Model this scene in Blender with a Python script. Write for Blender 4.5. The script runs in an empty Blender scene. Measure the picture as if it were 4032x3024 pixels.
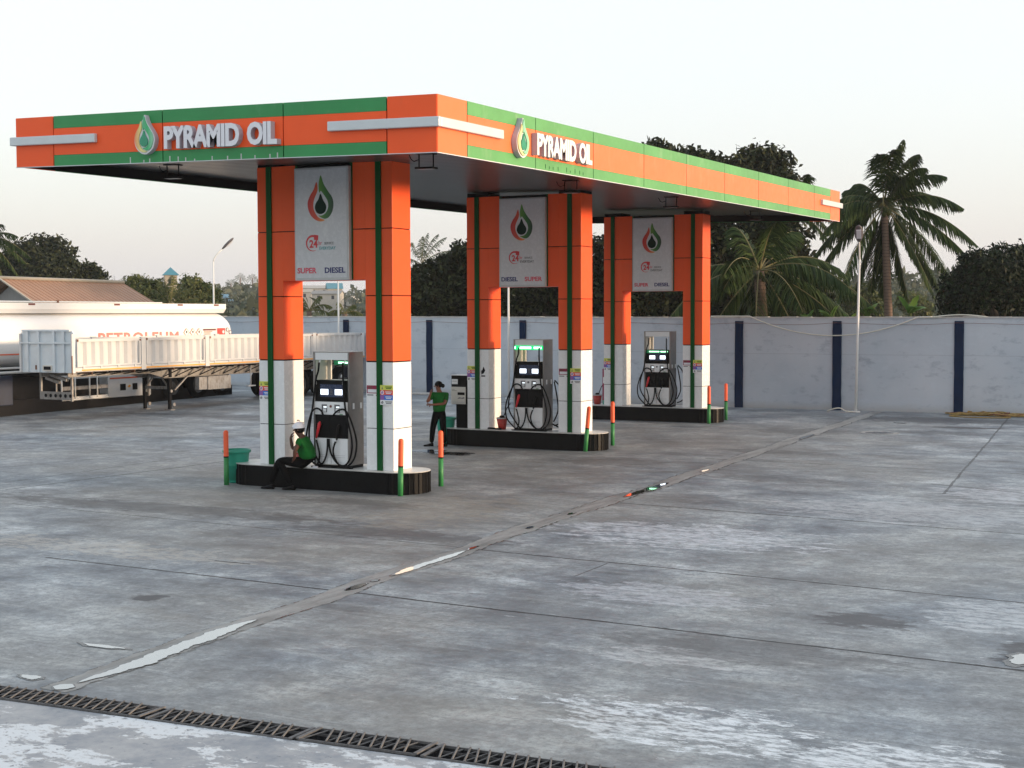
import bpy, bmesh, math, random
import numpy as np
from mathutils import Vector, Matrix
R = math.radians
random.seed(7); rng = np.random.default_rng(11)
scene = bpy.context.scene
col = scene.collection

# ------------------------------------------------------------------ camera
CAM = Vector((16.907, -21.801, 3.263))
yaw, pit, rol = -0.4842, -0.0496, -0.0027
fw = Vector((math.sin(yaw) * math.cos(pit), math.cos(yaw) * math.cos(pit), math.sin(pit)))
r0 = Vector((math.cos(yaw), -math.sin(yaw), 0)); u0 = r0.cross(fw)
rv = r0 * math.cos(rol) + u0 * math.sin(rol); uv = -r0 * math.sin(rol) + u0 * math.cos(rol)
cd = bpy.data.cameras.new('camera'); cam = bpy.data.objects.new('camera', cd); col.objects.link(cam)
cd.sensor_width = 36; cd.lens = 36 * 5617.4 / 4032; cd.clip_start = .1; cd.clip_end = 6000
cam.matrix_world = Matrix(((rv.x, uv.x, -fw.x, CAM.x), (rv.y, uv.y, -fw.y, CAM.y), (rv.z, uv.z, -fw.z, CAM.z), (0, 0, 0, 1)))
scene.camera = cam

# ------------------------------------------------------------------ light
SUN_EL, SUN_AZ = R(5.0), R(76)          # azimuth clockwise from +Y : low sun from the right
w = bpy.data.worlds.new('World'); scene.world = w; w.use_nodes = True
nt = w.node_tree; nt.nodes.clear()
out = nt.nodes.new('ShaderNodeOutputWorld'); bg = nt.nodes.new('ShaderNodeBackground')
sky = nt.nodes.new('ShaderNodeTexSky'); sky.sky_type = 'NISHITA'; sky.sun_disc = False
sky.sun_elevation = SUN_EL; sky.sun_rotation = SUN_AZ; sky.air_density = 1.0; sky.dust_density = 2.5; sky.ozone_density = 1.2
bg.inputs['Strength'].default_value = 0.15
nt.links.new(sky.outputs[0], bg.inputs['Color'])
veil = nt.nodes.new('ShaderNodeBackground')            # thin high cloud over the whole sky
tc = nt.nodes.new('ShaderNodeTexCoord'); sep = nt.nodes.new('ShaderNodeSeparateXYZ')
nt.links.new(tc.outputs['Generated'], sep.inputs[0])
rmp = nt.nodes.new('ShaderNodeValToRGB'); nt.links.new(sep.outputs['Z'], rmp.inputs[0])
e = rmp.color_ramp.elements
e[0].position = 0.0; e[0].color = (.70, .71, .78, 1)
e[1].position = 1.0; e[1].color = (.86, .95, 1.04, 1)
for p_, c_ in ((.05, (.75, .745, .80, 1)), (.13, (.86, .865, .90, 1)), (.22, (.92, .94, .96, 1))):
    q_ = e.new(p_); q_.color = c_
nt.links.new(rmp.outputs[0], veil.inputs['Color']); veil.inputs['Strength'].default_value = 0.88
add = nt.nodes.new('ShaderNodeAddShader')
nt.links.new(bg.outputs[0], add.inputs[0]); nt.links.new(veil.outputs[0], add.inputs[1])
nt.links.new(add.outputs[0], out.inputs['Surface'])
sl = bpy.data.lights.new('sun', 'SUN'); sl.energy = 5.0; sl.angle = R(7); sl.color = (1.0, .74, .50)
so = bpy.data.objects.new('sun', sl); col.objects.link(so)
sd = Vector((math.sin(SUN_AZ) * math.cos(SUN_EL), math.cos(SUN_AZ) * math.cos(SUN_EL), math.sin(SUN_EL)))
so.rotation_euler = sd.to_track_quat('Z', 'Y').to_euler(); so.location = sd * 60
scene.view_settings.view_transform = 'Standard'; scene.view_settings.look = 'None'
scene.view_settings.exposure = 0.0; scene.view_settings.gamma = 1.0
scene.cycles.use_denoising = True
scene.cycles.max_bounces = 6; scene.cycles.volume_bounces = 1; scene.cycles.volume_step_rate = 4

SLOPE = 0.0113
def gz(y): return SLOPE * y

# ------------------------------------------------------------------ materials
def new_mat(name):
    m = bpy.data.materials.new(name); m.use_nodes = True
    n = m.node_tree.nodes; n.clear()
    o = n.new('ShaderNodeOutputMaterial'); b = n.new('ShaderNodeBsdfPrincipled')
    m.node_tree.links.new(b.outputs[0], o.inputs['Surface'])
    return m, m.node_tree, b
def noise(t, scale, detail=4, rough=.6, vec=None):
    n = t.nodes.new('ShaderNodeTexNoise'); n.inputs['Scale'].default_value = scale
    n.inputs['Detail'].default_value = detail; n.inputs['Roughness'].default_value = rough
    if vec is not None: t.links.new(vec, n.inputs['Vector'])
    return n.outputs['Fac']
def mapping(t, src, scale=(1, 1, 1), loc=(0, 0, 0), rot=(0, 0, 0)):
    m = t.nodes.new('ShaderNodeMapping'); m.inputs['Scale'].default_value = scale
    m.inputs['Location'].default_value = loc; m.inputs['Rotation'].default_value = rot
    t.links.new(src, m.inputs['Vector']); return m.outputs[0]
def ramp(t, fac, stops):
    n = t.nodes.new('ShaderNodeValToRGB'); t.links.new(fac, n.inputs[0])
    e = n.color_ramp.elements
    while len(e) < len(stops): e.new(.5)
    for k, (p, c) in enumerate(stops):
        e[k].position = p; e[k].color = (c, c, c, 1) if not hasattr(c, '__len__') else (*c, 1)
    return n.outputs[0]
def mix(t, fac, a, b, mode='MIX'):
    n = t.nodes.new('ShaderNodeMix'); n.data_type = 'RGBA'; n.blend_type = mode
    for key, v in ((0, fac), (6, a), (7, b)):
        if hasattr(v, 'is_linked') or isinstance(v, bpy.types.NodeSocket): t.links.new(v, n.inputs[key])
        elif key == 0: n.inputs[0].default_value = v
        else: n.inputs[key].default_value = (*v, 1) if len(v) == 3 else v
    return n.outputs[2]
def math_(t, op, a, b=None, c=None):
    n = t.nodes.new('ShaderNodeMath'); n.operation = op
    for k, v in enumerate((a, b, c)):
        if v is None: continue
        if isinstance(v, bpy.types.NodeSocket): t.links.new(v, n.inputs[k])
        else: n.inputs[k].default_value = v
    return n.outputs[0]
def tcoord(t, kind='Object'):
    n = t.nodes.new('ShaderNodeTexCoord'); return n.outputs[kind]
def wpos(t):
    n = t.nodes.new('ShaderNodeNewGeometry'); return n.outputs['Position']
def bump(t, b, h, strength=.2, dist=.02):
    n = t.nodes.new('ShaderNodeBump'); n.inputs['Strength'].default_value = strength
    n.inputs['Distance'].default_value = dist
    t.links.new(h, n.inputs['Height']); t.links.new(n.outputs[0], b.inputs['Normal'])
def pm(name, c, rough=.5, metal=0, var=.12, scale=3, dirt=None, bmp=0, spec=.5, coat=0):
    """painted / plain surface with uneven tone and a little wear"""
    m, t, b = new_mat(name); p = wpos(t)
    n1 = noise(t, scale, 5, .6, p); n2 = noise(t, scale * 9, 3, .6, p)
    lo = tuple(x * (1 - var) for x in c); hi = tuple(min(1, x * (1 + var * .8)) for x in c)
    k = ramp(t, n1, [(.3, lo), (.7, hi)])
    k = mix(t, math_(t, 'MULTIPLY', ramp(t, n2, [(.35, 0), (.75, 1)]), var), k, tuple(x * .8 for x in c))
    if dirt:
        dm = ramp(t, noise(t, scale * 2.3, 6, .7, mapping(t, p, (1, 1, .35))), [(dirt[1], 0), (dirt[1] + .12, 1)])
        k = mix(t, math_(t, 'MULTIPLY', dm, dirt[2]), k, dirt[0])
    t.links.new(k, b.inputs['Base Color'])
    t.links.new(ramp(t, n2, [(.2, max(0, rough - .08)), (.8, min(1, rough + .1))]), b.inputs['Roughness'])
    b.inputs['Metallic'].default_value = metal; b.inputs['Specular IOR Level'].default_value = spec
    if coat: b.inputs['Coat Weight'].default_value = coat
    if bmp: bump(t, b, n2, bmp, .01)
    return m
def em(name, c, s):
    m, t, b = new_mat(name); b.inputs['Base Color'].default_value = (.02, .02, .02, 1)
    b.inputs['Emission Color'].default_value = (*c, 1); b.inputs['Emission Strength'].default_value = s
    return m

ORANGE = (.83, .085, .018)
M = {}
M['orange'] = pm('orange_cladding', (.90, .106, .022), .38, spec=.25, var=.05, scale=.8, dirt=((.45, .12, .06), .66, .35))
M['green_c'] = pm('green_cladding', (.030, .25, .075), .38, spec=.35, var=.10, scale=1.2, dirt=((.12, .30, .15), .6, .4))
M['orange_f'] = pm('sunlit_orange', (.92, .19, .068), .38, spec=.25, var=.05, scale=.7, dirt=((.70, .32, .18), .6, .3))  # same orange cladding, with strong sunlight put into a paler colour
M['green_f'] = pm('sunlit_green', (.115, .34, .115), .38, spec=.3, var=.12, scale=.9, dirt=((.25, .42, .22), .56, .5))  # green cladding again, lightened to carry the glare of the sun
M['green_s'] = pm('green_strip', (.002, .075, .016), .5, var=.1, spec=.12)
M['white_c'] = pm('white_cladding', (.80, .81, .82), .25, var=.02, scale=1, dirt=((.6, .59, .57), .7, .15))
M['white_p'] = pm('white_paint', (.78, .79, .80), .4, var=.04)
M['seam'] = pm('dark_joint', (.005, .005, .0055), .7, spec=.12)
M['beige'] = pm('beige_panel', (.62, .60, .55), .4, var=.05)
M['black'] = pm('black_plastic', (.005, .005, .0055), .35, var=.2, spec=.12)
M['rubber'] = pm('black_rubber', (.005, .005, .0055), .5, var=.2, spec=.12)
M['kerb'] = pm('black_kerb_tiles', (.005, .005, .0055), .30, var=.3, scale=6, spec=.12)
M['kerbtop'] = pm('island_top_tiles', (.66, .66, .64), .35, var=.12, scale=4, dirt=((.3, .29, .27), .58, .5))
M['steel'] = pm('brushed_steel', (.26, .245, .235), .34, metal=.9, var=.2, scale=1.6)
M['steel_d'] = pm('galvanised_bars', (.13, .125, .125), .6, metal=.1, var=.3, scale=20, dirt=((.12, .07, .045), .62, .6))
M['letters'] = pm('letter_white', (.72, .72, .76), .35, var=.03)
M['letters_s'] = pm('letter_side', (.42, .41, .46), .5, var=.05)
M['bar'] = pm('silver_bar', (.56, .60, .62), .38, metal=.1, var=.05)
M['sign'] = pm('sign_face', (.60, .61, .64), .25, var=.04, scale=1.5, dirt=((.74, .75, .76), .62, .5))
M['signframe'] = pm('sign_frame', (.48, .49, .50), .4, metal=.3, var=.1)
M['red'] = pm('red_ink', (.60, .02, .03), .4, var=.05)
M['pinkred'] = pm('faded_red_ink', (.68, .075, .12), .4, var=.1)
M['navy'] = pm('navy_ink', (.012, .018, .14), .4, var=.05)
M['teal'] = pm('teal_ink', (.05, .30, .33), .4, var=.1)
M['greyink'] = pm('grey_ink', (.12, .12, .13), .5, var=.1)
M['dropdark'] = pm('dark_green_drop', (.003, .022, .012), .5, var=.2, spec=.15)
M['dropgreen'] = pm('green_drop', (.02, .26, .14), .3, var=.2)
def grad(name, a, b_, c_, axis='X'):
    m, t, b = new_mat(name); s = t.nodes.new('ShaderNodeSeparateXYZ'); t.links.new(tcoord(t, 'Generated'), s.inputs[0])
    t.links.new(ramp(t, s.outputs[axis], [(0, a), (.5, b_), (1, c_)]), b.inputs['Base Color'])
    b.inputs['Roughness'].default_value = .35; return m
M['flame_r'] = grad('red_flame_print', (.52, .012, .02), (.62, .06, .02), (.72, .30, .06))
M['flame_g'] = grad('green_flame_print', (.12, .30, .03), (.02, .15, .02), (.004, .035, .018))
M['flame_y3'] = grad('pale_flame_relief', (.75, .25, .12), (.74, .62, .22), (.62, .62, .30))
M['flame_g3'] = grad('green_flame_relief', (.10, .42, .22), (.03, .40, .14), (.25, .55, .36))
M['bollard_o'] = pm('bollard_orange', (.86, .12, .04), .5, var=.12, scale=8)
M['bollard_g'] = pm('bollard_green', (.03, .22, .06), .5, var=.15, scale=8)
M['bin'] = pm('green_bin_plastic', (.018, .30, .20), .42, var=.06)
M['bucket'] = pm('red_bucket', (.40, .03, .02), .45, var=.1)
M['skin'] = pm('skin', (.085, .032, .018), .5, var=.1, scale=15)
M['skin_l'] = pm('skin_light', (.20, .075, .045), .5, var=.08, scale=15)
M['shirt'] = pm('green_shirt', (.010, .12, .022), .9, var=.35, scale=7, bmp=.5, spec=.15)
M['trouser'] = pm('black_trousers', (.002, .002, .0025), .85, var=.3, scale=9, spec=.12)
M['hair'] = pm('black_hair', (.005, .005, .0055), .6, var=.3, scale=30, spec=.12)
M['cap'] = pm('white_cap', (.80, .80, .86), .75, var=.05, scale=10)
M['lips'] = pm('lips', (.16, .04, .035), .5)
M['eyew'] = pm('eye_white', (.6, .58, .55), .3)
M['wallp'] = None
M['screen'] = em('lit_screen', (.82, .90, 1.0), 2.6)
M['screen2'] = em('small_lit_screen', (.85, .95, 1.0), 1.3)
M['led_dim'] = em('dim_green_led', (.01, .28, .10), .45)
M['led'] = em('green_led', (.0, .75, .20), 1.3)
M['led_text'] = em('green_led_text', (.45, 1.0, .62), 4.0)
M['glass'] = pm('dark_glass', (.015, .017, .03), .08, var=.1)
M['panelblue'] = pm('display_blue', (.02, .035, .09), .25, var=.1)
M['truckwhite'] = pm('truck_white', (.60, .605, .61), .5, var=.05, dirt=((.40, .33, .25), .63, .5), scale=2)
M['truckblue'] = pm('pale_blue_white_steel', (.62, .68, .72), .45, var=.06, dirt=((.35, .36, .36), .66, .5), scale=3)
M['yellow'] = pm('yellow_stripe', (.80, .36, .03), .45, var=.15, scale=6)
M['tank'] = pm('tank_shell', (.80, .80, .80), .32, var=.03, scale=.8, dirt=((.6, .58, .54), .7, .3))
M['redstripe'] = pm('red_stripe', (.62, .10, .03), .45, var=.1)
M['faded_letter'] = pm('faded_red_letter', (.72, .22, .20), .5, var=.1)
M['chassis'] = pm('under_shade_black', (.012, .012, .014), .7, var=.3, spec=.12)
M['chassis_g'] = pm('chassis_grey', (.33, .32, .31), .6, var=.25, dirt=((.12, .08, .05), .5, .6), scale=5)
M['tyre'] = pm('tyre_rubber', (.005, .005, .0055), .85, var=.3, spec=.12)
M['rim'] = pm('wheel_rim', (.05, .05, .05), .5, var=.2)
M['darkblue'] = pm('dark_blue_steel', (.012, .020, .045), .5, var=.3)
M['pole'] = pm('pole_white', (.72, .72, .70), .4, var=.05)
M['lamp_d'] = pm('lamp_housing', (.10, .09, .095), .5, var=.1)
M['yellowrope'] = pm('yellow_rope', (.28, .19, .06), .8, var=.3, scale=10)
M['pvc'] = pm('pale_pipe', (.62, .60, .52), .5, var=.1)
M['rust'] = pm('rusty_metal', (.16, .06, .03), .7, var=.3)
M['olive'] = pm('sticker_yellow', (.62, .66, .10), .5, var=.05)
M['stk_red'] = pm('sticker_red', (.72, .07, .06), .5, var=.05)
M['stk_blue'] = pm('sticker_blue', (.02, .16, .62), .5, var=.05)
M['stk_purple'] = pm('sticker_purple', (.25, .10, .36), .5, var=.05)
M['maroon'] = pm('sticker_maroon', (.28, .01, .06), .5, var=.05)

# corrugated roof iron
def corr(name, c, axis, freq, lo=.6):
    m, t, b = new_mat(name); s = t.nodes.new('ShaderNodeSeparateXYZ'); t.links.new(tcoord(t), s.inputs[0])
    k = math_(t, 'SINE', math_(t, 'MULTIPLY', s.outputs[axis], freq))
    n = noise(t, 1.2, 5, .6, tcoord(t))
    cc = mix(t, ramp(t, n, [(.3, 0), (.7, 1)]), tuple(x * .8 for x in c), c)
    t.links.new(cc, b.inputs['Base Color'])
    b.inputs['Roughness'].default_value = .5; bump(t, b, k, 1.0, .03); return m
M['brownroof'] = corr('brown_corrugated_roof', (.36, .19, .11), 'Y', 26)
def ceiling_mat():
    m, t, b = new_mat('ceiling_strips'); s = t.nodes.new('ShaderNodeSeparateXYZ'); t.links.new(wpos(t), s.inputs[0])
    k = math_(t, 'FRACT', math_(t, 'MULTIPLY', s.outputs['Y'], 1 / .27))
    line = ramp(t, k, [(0, 0), (.10, 1), (.9, 1), (1, 0)])
    n = noise(t, 1.1, 4, .6, wpos(t))
    cc = mix(t, n, (.060, .060, .063), (.11, .108, .11)); cc = mix(t, line, (.012, .012, .012), cc)
    t.links.new(cc, b.inputs['Base Color']); b.inputs['Roughness'].default_value = .32; b.inputs['Metallic'].default_value = .25
    bump(t, b, line, 1.0, .02); return m
M['ceiling'] = ceiling_mat()

def concrete():
    m, t, b = new_mat('worn_concrete'); p = wpos(t)
    s = t.nodes.new('ShaderNodeSeparateXYZ'); t.links.new(p, s.inputs[0]); X_, Y_ = s.outputs['X'], s.outputs['Y']
    big = noise(t, .22, 4, .6, p); mid = noise(t, .9, 6, .65, p); fine = noise(t, 9, 5, .7, p)
    streak = noise(t, 1.0, 6, .72, mapping(t, p, (.55, 5.5, 1), rot=(0, 0, R(4))))
    streak2 = noise(t, 2.6, 5, .7, mapping(t, p, (.35, 7.0, 1), rot=(0, 0, R(-3))))
    fb = noise(t, .75, 12, .74, mapping(t, p, (.9, 1.15, 1), (5.3, 2.1, 0)))
    c = ramp(t, fb, [(.34, (.095, .100, .115)), (.45, (.195, .208, .232)), (.53, (.275, .290, .312)), (.60, (.40, .412, .43)), (.68, (.54, .55, .57))])
    c = mix(t, math_(t, 'MULTIPLY', ramp(t, big, [(.42, 0), (.60, 1)]), .75), c, mix(t, .5, c, (.30, .272, .235)))
    c = mix(t, math_(t, 'MULTIPLY', ramp(t, mid, [(.50, 0), (.64, 1)]), .45), c, (.38, .385, .40))
    c = mix(t, math_(t, 'MULTIPLY', ramp(t, streak, [(.54, 0), (.66, 1)]), .35), c, (.42, .415, .41))
    c = mix(t, math_(t, 'MULTIPLY', ramp(t, streak2, [(.34, 1), (.44, 0)]), .40), c, (.125, .127, .138))
    c = mix(t, math_(t, 'MULTIPLY', ramp(t, fine, [(.36, 1), (.54, 0)]), .45), c, (.15, .15, .158))
    c = mix(t, math_(t, 'MULTIPLY', ramp(t, fine, [(.60, 0), (.72, 1)]), .40), c, (.50, .50, .51))
    spk = noise(t, 26, 4, .8, p)
    c = mix(t, math_(t, 'MULTIPLY', ramp(t, spk, [(.40, 1), (.50, 0)]), .35), c, (.13, .13, .138))
    # darker worn tyre lanes and big stains, all soft edged with their own outline
    st = noise(t, .5, 6, .62, mapping(t, p, (.45, 1.15, 1), (3.1, 1.7, 0)))
    c = mix(t, math_(t, 'MULTIPLY', ramp(t, st, [(.56, 0), (.66, 1)]), .5), c, (.155, .158, .17))
    c = mix(t, 1.0, c, (.965, 1.0, 1.005), 'MULTIPLY')
    wob = math_(t, 'MULTIPLY', math_(t, 'SUBTRACT', noise(t, .5, 5, .7, p), .5), .10)
    edge = noise(t, 4, 6, .7, p)
    dash = noise(t, 1.9, 7, .72, mapping(t, p, (1, 3.8, 1), (8, 3, 0), (0, 0, R(3))))
    c = mix(t, math_(t, 'MULTIPLY', ramp(t, dash, [(.305, 1), (.335, 0)]), .65), c, (.075, .075, .082))
    c = mix(t, math_(t, 'MULTIPLY', ramp(t, dash, [(.665, 0), (.69, 1)]), .6), c, (.55, .56, .57))
    brk = ramp(t, noise(t, 7.5, 8, .78, mapping(t, p, (.7, 1.9, 1))), [(.43, .05), (.55, 1)])
    def spot(cx, cy, rx, ry, lo=.35, hi=.55, gain=1.0, fr=1.7, br=True):   # irregular patch around a place
        dx = math_(t, 'DIVIDE', math_(t, 'SUBTRACT', X_, cx), rx); dy = math_(t, 'DIVIDE', math_(t, 'SUBTRACT', Y_, cy), ry)
        d = math_(t, 'SQRT', math_(t, 'ADD', math_(t, 'MULTIPLY', dx, dx), math_(t, 'MULTIPLY', dy, dy)))
        v = math_(t, 'SUBTRACT', math_(t, 'MULTIPLY', noise(t, fr, 9, .74, mapping(t, p, (.6, 1.5, 1), (cx, cy, 0))), 1.5), math_(t, 'MULTIPLY', d, .5))
        k_ = math_(t, 'MULTIPLY', ramp(t, v, [(lo, 0), (hi, 1)]), gain)
        return math_(t, 'MULTIPLY', k_, brk) if br else k_
    for (cx, cy, rx, ry, cc, g) in (
            (9.4, -2.1, 2.9, 1.5, (.50, .51, .54), .8), (12.7, -10.9, 1.7, .85, (.56, .58, .60), .95), (14.6, -11.3, 1.2, .9, (.56, .58, .60), .9),
            (10.6, -6.2, 1.8, .9, (.46, .47, .50), .6), (12.0, 1.6, 3.4, 1.8, (.44, .45, .47), .6), (14.5, -5.6, 1.1, 1.3, (.50, .52, .54), .6),
            (13.6, 4.4, 2.6, 1.8, (.46, .47, .50), .7), (-3.5, 5.5, 4.0, 5.0, (.36, .38, .42), .5), (5.0, -1.5, 1.4, 3.0, (.34, .31, .26), .5),
            (11.8, -8.9, 1.2, .5, (.50, .50, .51), .5), (2.2, -6.6, 4.5, .7, (.42, .40, .37), .6)):
        c = mix(t, spot(cx, cy, rx, ry, .43, .46, gain=g, fr=2.6), c, cc)
    for (cx, cy, rx, ry, g) in ((13.15, -6.5, .62, .36, .85), (14.95, -7.2, .42, .5, .9), (5.28, -8.95, .18, .22, .8), (.3, -3.2, 4.2, .5, .65),
            (5.5, -3.8, 2.2, .45, .6), (8.8, 19.2, 3.2, 1.1, .7), (9.9, 17.2, 1.0, .35, .9), (6.3, 14.5, 1.5, 1.0, .5), (3.0, -1.2, 1.5, .4, .45),
            (9.6, 15.5, 1.3, .6, .5), (-9, 12.5, 6, 1.0, .5), (12.4, -8.3, 1.6, .5, .45), (8.6, 4.8, 1.4, .5, .5), (4.6, 6.2, 1.4, .8, .5), (7.2, 9.5, 1.6, .5, .55)):
        c = mix(t, spot(cx, cy, rx, ry, .26, .40, gain=g, fr=3.6, br=False), c, (.085, .085, .092))
    for (cx, cy, rx, ry) in ((2.5, .5, 5.0, 3.6), (3.5, 9.5, 5.0, 5.0), (8.0, -9.2, 1.8, 1.0), (11.0, -11.6, 1.6, .7), (5.0, -5.5, 2.5, 1.2)):
        c = mix(t, spot(cx, cy, rx, ry, .05, .45, gain=.55, fr=1.2, br=False), c, mix(t, .40, c, (.25, .22, .18)))
    # saw-cut and cold joints
    def line(coord, pos, other, lo, hi, wd, slope=0., strength=.85):
        wd *= 2.0; strength = min(1, strength * 1.25)
        a = math_(t, 'SUBTRACT', coord, math_(t, 'ADD', math_(t, 'ADD', wob, pos), math_(t, 'MULTIPLY', other, slope)))
        a = math_(t, 'ABSOLUTE', a)
        ww = math_(t, 'MULTIPLY', ramp(t, edge, [(.3, .35), (.7, 1.4)]), wd)
        k = math_(t, 'LESS_THAN', a, ww)
        k = math_(t, 'MULTIPLY', k, math_(t, 'GREATER_THAN', other, lo)); k = math_(t, 'MULTIPLY', k, math_(t, 'LESS_THAN', other, hi))
        return math_(t, 'MULTIPLY', k, strength)
    L = [line(Y_, -7.42, X_, 2.1, 40, .013, -.032, .9), line(Y_, -4.02, X_, -2.4, 7, .010, -.05, .55), line(Y_, -4.05, X_, 7.2, 40, .012, -.052, .9),
         line(Y_, 1.15, X_, 7.2, 40, .013, -.075, .8), line(Y_, 7.7, X_, 6.2, 40, .014, -.014, .7), line(Y_, 13.2, X_, 7.2, 40, .016, -.02, .5),
         line(X_, -3.6, Y_, -2.6, 30, .014, .14, .7), line(X_, -4.72, Y_, -2.1, 30, .012, .05, .5), line(X_, -6.9, Y_, -2, 30, .014, .33, .45),
         line(X_, 12.3, Y_, 4.0, 21, .014, -.085, .5), line(Y_, 9.3, X_, 11.5, 40, .014, -.35, .7), line(X_, 9.28, Y_, -5.6, -4.6, .008, 0, .5),
         line(Y_, 4.2, X_, -30, -.9, .014, .02, .5), line(Y_, 12.4, X_, -30, -1, .018, 0, .45), line(Y_, -6.78, X_, 4.4, 5.0, .012, .02, .9)]
    k = L[0]
    for l in L[1:]: k = math_(t, 'MAXIMUM', k, l)
    c = mix(t, k, c, (.035, .036, .04))
    gm = t.nodes.new('ShaderNodeGamma'); gm.inputs[1].default_value = 1.3; t.links.new(c, gm.inputs[0])
    c = mix(t, 1.0, gm.outputs[0], (1.40, 1.42, 1.43), 'MULTIPLY')
    t.links.new(c, b.inputs['Base Color'])
    rr = ramp(t, mid, [(.3, .45), (.7, .8)]); t.links.new(rr, b.inputs['Roughness'])
    h = math_(t, 'ADD', math_(t, 'MULTIPLY', fine, .5), math_(t, 'MULTIPLY', k, -1.5)); h = math_(t, 'ADD', h, math_(t, 'MULTIPLY', streak2, .6))
    bump(t, b, h, .35, .02); return m
M['concrete'] = concrete()
def apron():
    m, t, b = new_mat('flaking_painted_concrete'); p = wpos(t)
    n = noise(t, 1.5, 12, .72, mapping(t, p, (.8, 1.5, 1), (2.2, .4, 0))); f = noise(t, 14, 4, .7, p); g = noise(t, 3.2, 5, .7, p)
    c = mix(t, ramp(t, g, [(.35, 0), (.65, 1)]), (.22, .24, .27), (.36, .365, .375))
    k = ramp(t, n, [(.495, 0), (.525, 1)])
    k2 = math_(t, 'MULTIPLY', k, ramp(t, f, [(.36, 0), (.44, 1)]))
    c = mix(t, k2, c, (.58, .61, .64)); c = mix(t, math_(t, 'MULTIPLY', ramp(t, f, [(.3, 1), (.38, 0)]), .8), c, (.12, .13, .15))
    t.links.new(c, b.inputs['Base Color']); b.inputs['Roughness'].default_value = .65
    bump(t, b, math_(t, 'ADD', k2, math_(t, 'MULTIPLY', f, .4)), .4, .006); return m
M['apron'] = apron()
def gutterm():
    m, t, b = new_mat('gutter_screed'); p = wpos(t)
    n = noise(t, 1.6, 6, .7, mapping(t, p, (2.5, .5, 1))); f = noise(t, 12, 4, .7, p)
    c = mix(t, ramp(t, n, [(.35, 0), (.62, 1)]), (.165, .165, .16), (.32, .32, .315))
    c = mix(t, math_(t, 'MULTIPLY', ramp(t, f, [(.3, 1), (.42, 0)]), .5), c, (.12, .115, .11))
    t.links.new(c, b.inputs['Base Color']); b.inputs['Roughness'].default_value = .55; bump(t, b, f, .25, .01); return m
M['gutter'] = gutterm()
def water():
    m, t, b = new_mat('puddle_water'); p = wpos(t)
    b.inputs['Base Color'].default_value = (.06, .062, .06, 1); b.inputs['Roughness'].default_value = .02
    b.inputs['Specular IOR Level'].default_value = 1.0; b.inputs['IOR'].default_value = 1.8; b.inputs['Coat Weight'].default_value = 1.0; b.inputs['Coat IOR'].default_value = 2.0; b.inputs['Coat Roughness'].default_value = .02
    bump(t, b, noise(t, 3, 2, .5, p), .02, .01); return m
M['water'] = water()
M['wetdark'] = pm('wet_concrete', (.05, .05, .055), .25, var=.4, scale=4)
def wallm():
    m, t, b = new_mat('blue_grey_render'); p = wpos(t)
    n = noise(t, .35, 5, .6, p); n2 = noise(t, 1.8, 6, .7, mapping(t, p, (1, 1, 2.0))); f = noise(t, 20, 3, .6, p)
    s = t.nodes.new('ShaderNodeSeparateXYZ'); t.links.new(tcoord(t), s.inputs[0])
    c = mix(t, ramp(t, n, [(.35, 0), (.65, 1)]), (.42, .475, .535), (.51, .555, .605))
    c = mix(t, math_(t, 'MULTIPLY', ramp(t, n2, [(.55, 0), (.70, 1)]), .55), c, (.22, .26, .33))
    c = mix(t, math_(t, 'MULTIPLY', ramp(t, n2, [(.30, 1), (.42, 0)]), .40), c, (.54, .60, .66))
    foot = ramp(t, math_(t, 'ADD', s.outputs['Z'], math_(t, 'MULTIPLY', n2, .35)), [(.12, 1), (.42, 0)])
    c = mix(t, math_(t, 'MULTIPLY', foot, .7), c, (.33, .31, .28))
    crs = math_(t, 'LESS_THAN', math_(t, 'ABSOLUTE', math_(t, 'SUBTRACT', s.outputs['Z'], math_(t, 'ADD', 1.72, math_(t, 'MULTIPLY', math_(t, 'SUBTRACT', n, .5), .05)))), .012)
    c = mix(t, math_(t, 'MULTIPLY', crs, .25), c, (.22, .24, .28))
    t.links.new(c, b.inputs['Base Color']); b.inputs['Roughness'].default_value = .85
    bump(t, b, f, .3, .01); return m
M['wall'] = wallm()
M['post'] = pm('navy_post_paint', (.008, .020, .055), .7, var=.2, scale=2, spec=.1)
M['coping'] = pm('coping', (.50, .49, .47), .8, var=.2, scale=6)
def leafm(name, a, b_, c_, tr=.25, rough=.55):
    m = bpy.data.materials.new(name); m.use_nodes = True; t = m.node_tree; t.nodes.clear()
    o = t.nodes.new('ShaderNodeOutputMaterial'); b = t.nodes.new('ShaderNodeBsdfPrincipled'); g = t.nodes.new('ShaderNodeNewGeometry')
    c = ramp(t, g.outputs['Random Per Island'], [(0, a), (.55, b_), (1, c_)])
    c = mix(t, ramp(t, noise(t, .8, 3, .5, wpos(t)), [(.35, 0), (.65, 1)]), c, mix(t, .5, c, b_))
    t.links.new(c, b.inputs['Base Color']); b.inputs['Roughness'].default_value = rough; b.inputs['Specular IOR Level'].default_value = .12
    tl = t.nodes.new('ShaderNodeBsdfTranslucent'); t.links.new(c, tl.inputs['Color'])
    ms = t.nodes.new('ShaderNodeMixShader'); ms.inputs[0].default_value = tr
    t.links.new(b.outputs[0], ms.inputs[1]); t.links.new(tl.outputs[0], ms.inputs[2]); t.links.new(ms.outputs[0], o.inputs['Surface'])
    return m
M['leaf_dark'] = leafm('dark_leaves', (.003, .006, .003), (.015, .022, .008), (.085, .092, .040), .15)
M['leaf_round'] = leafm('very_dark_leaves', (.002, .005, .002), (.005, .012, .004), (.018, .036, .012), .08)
M['leaf_mid'] = leafm('mid_leaves', (.020, .035, .012), (.045, .065, .018), (.10, .10, .03), .25)
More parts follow.
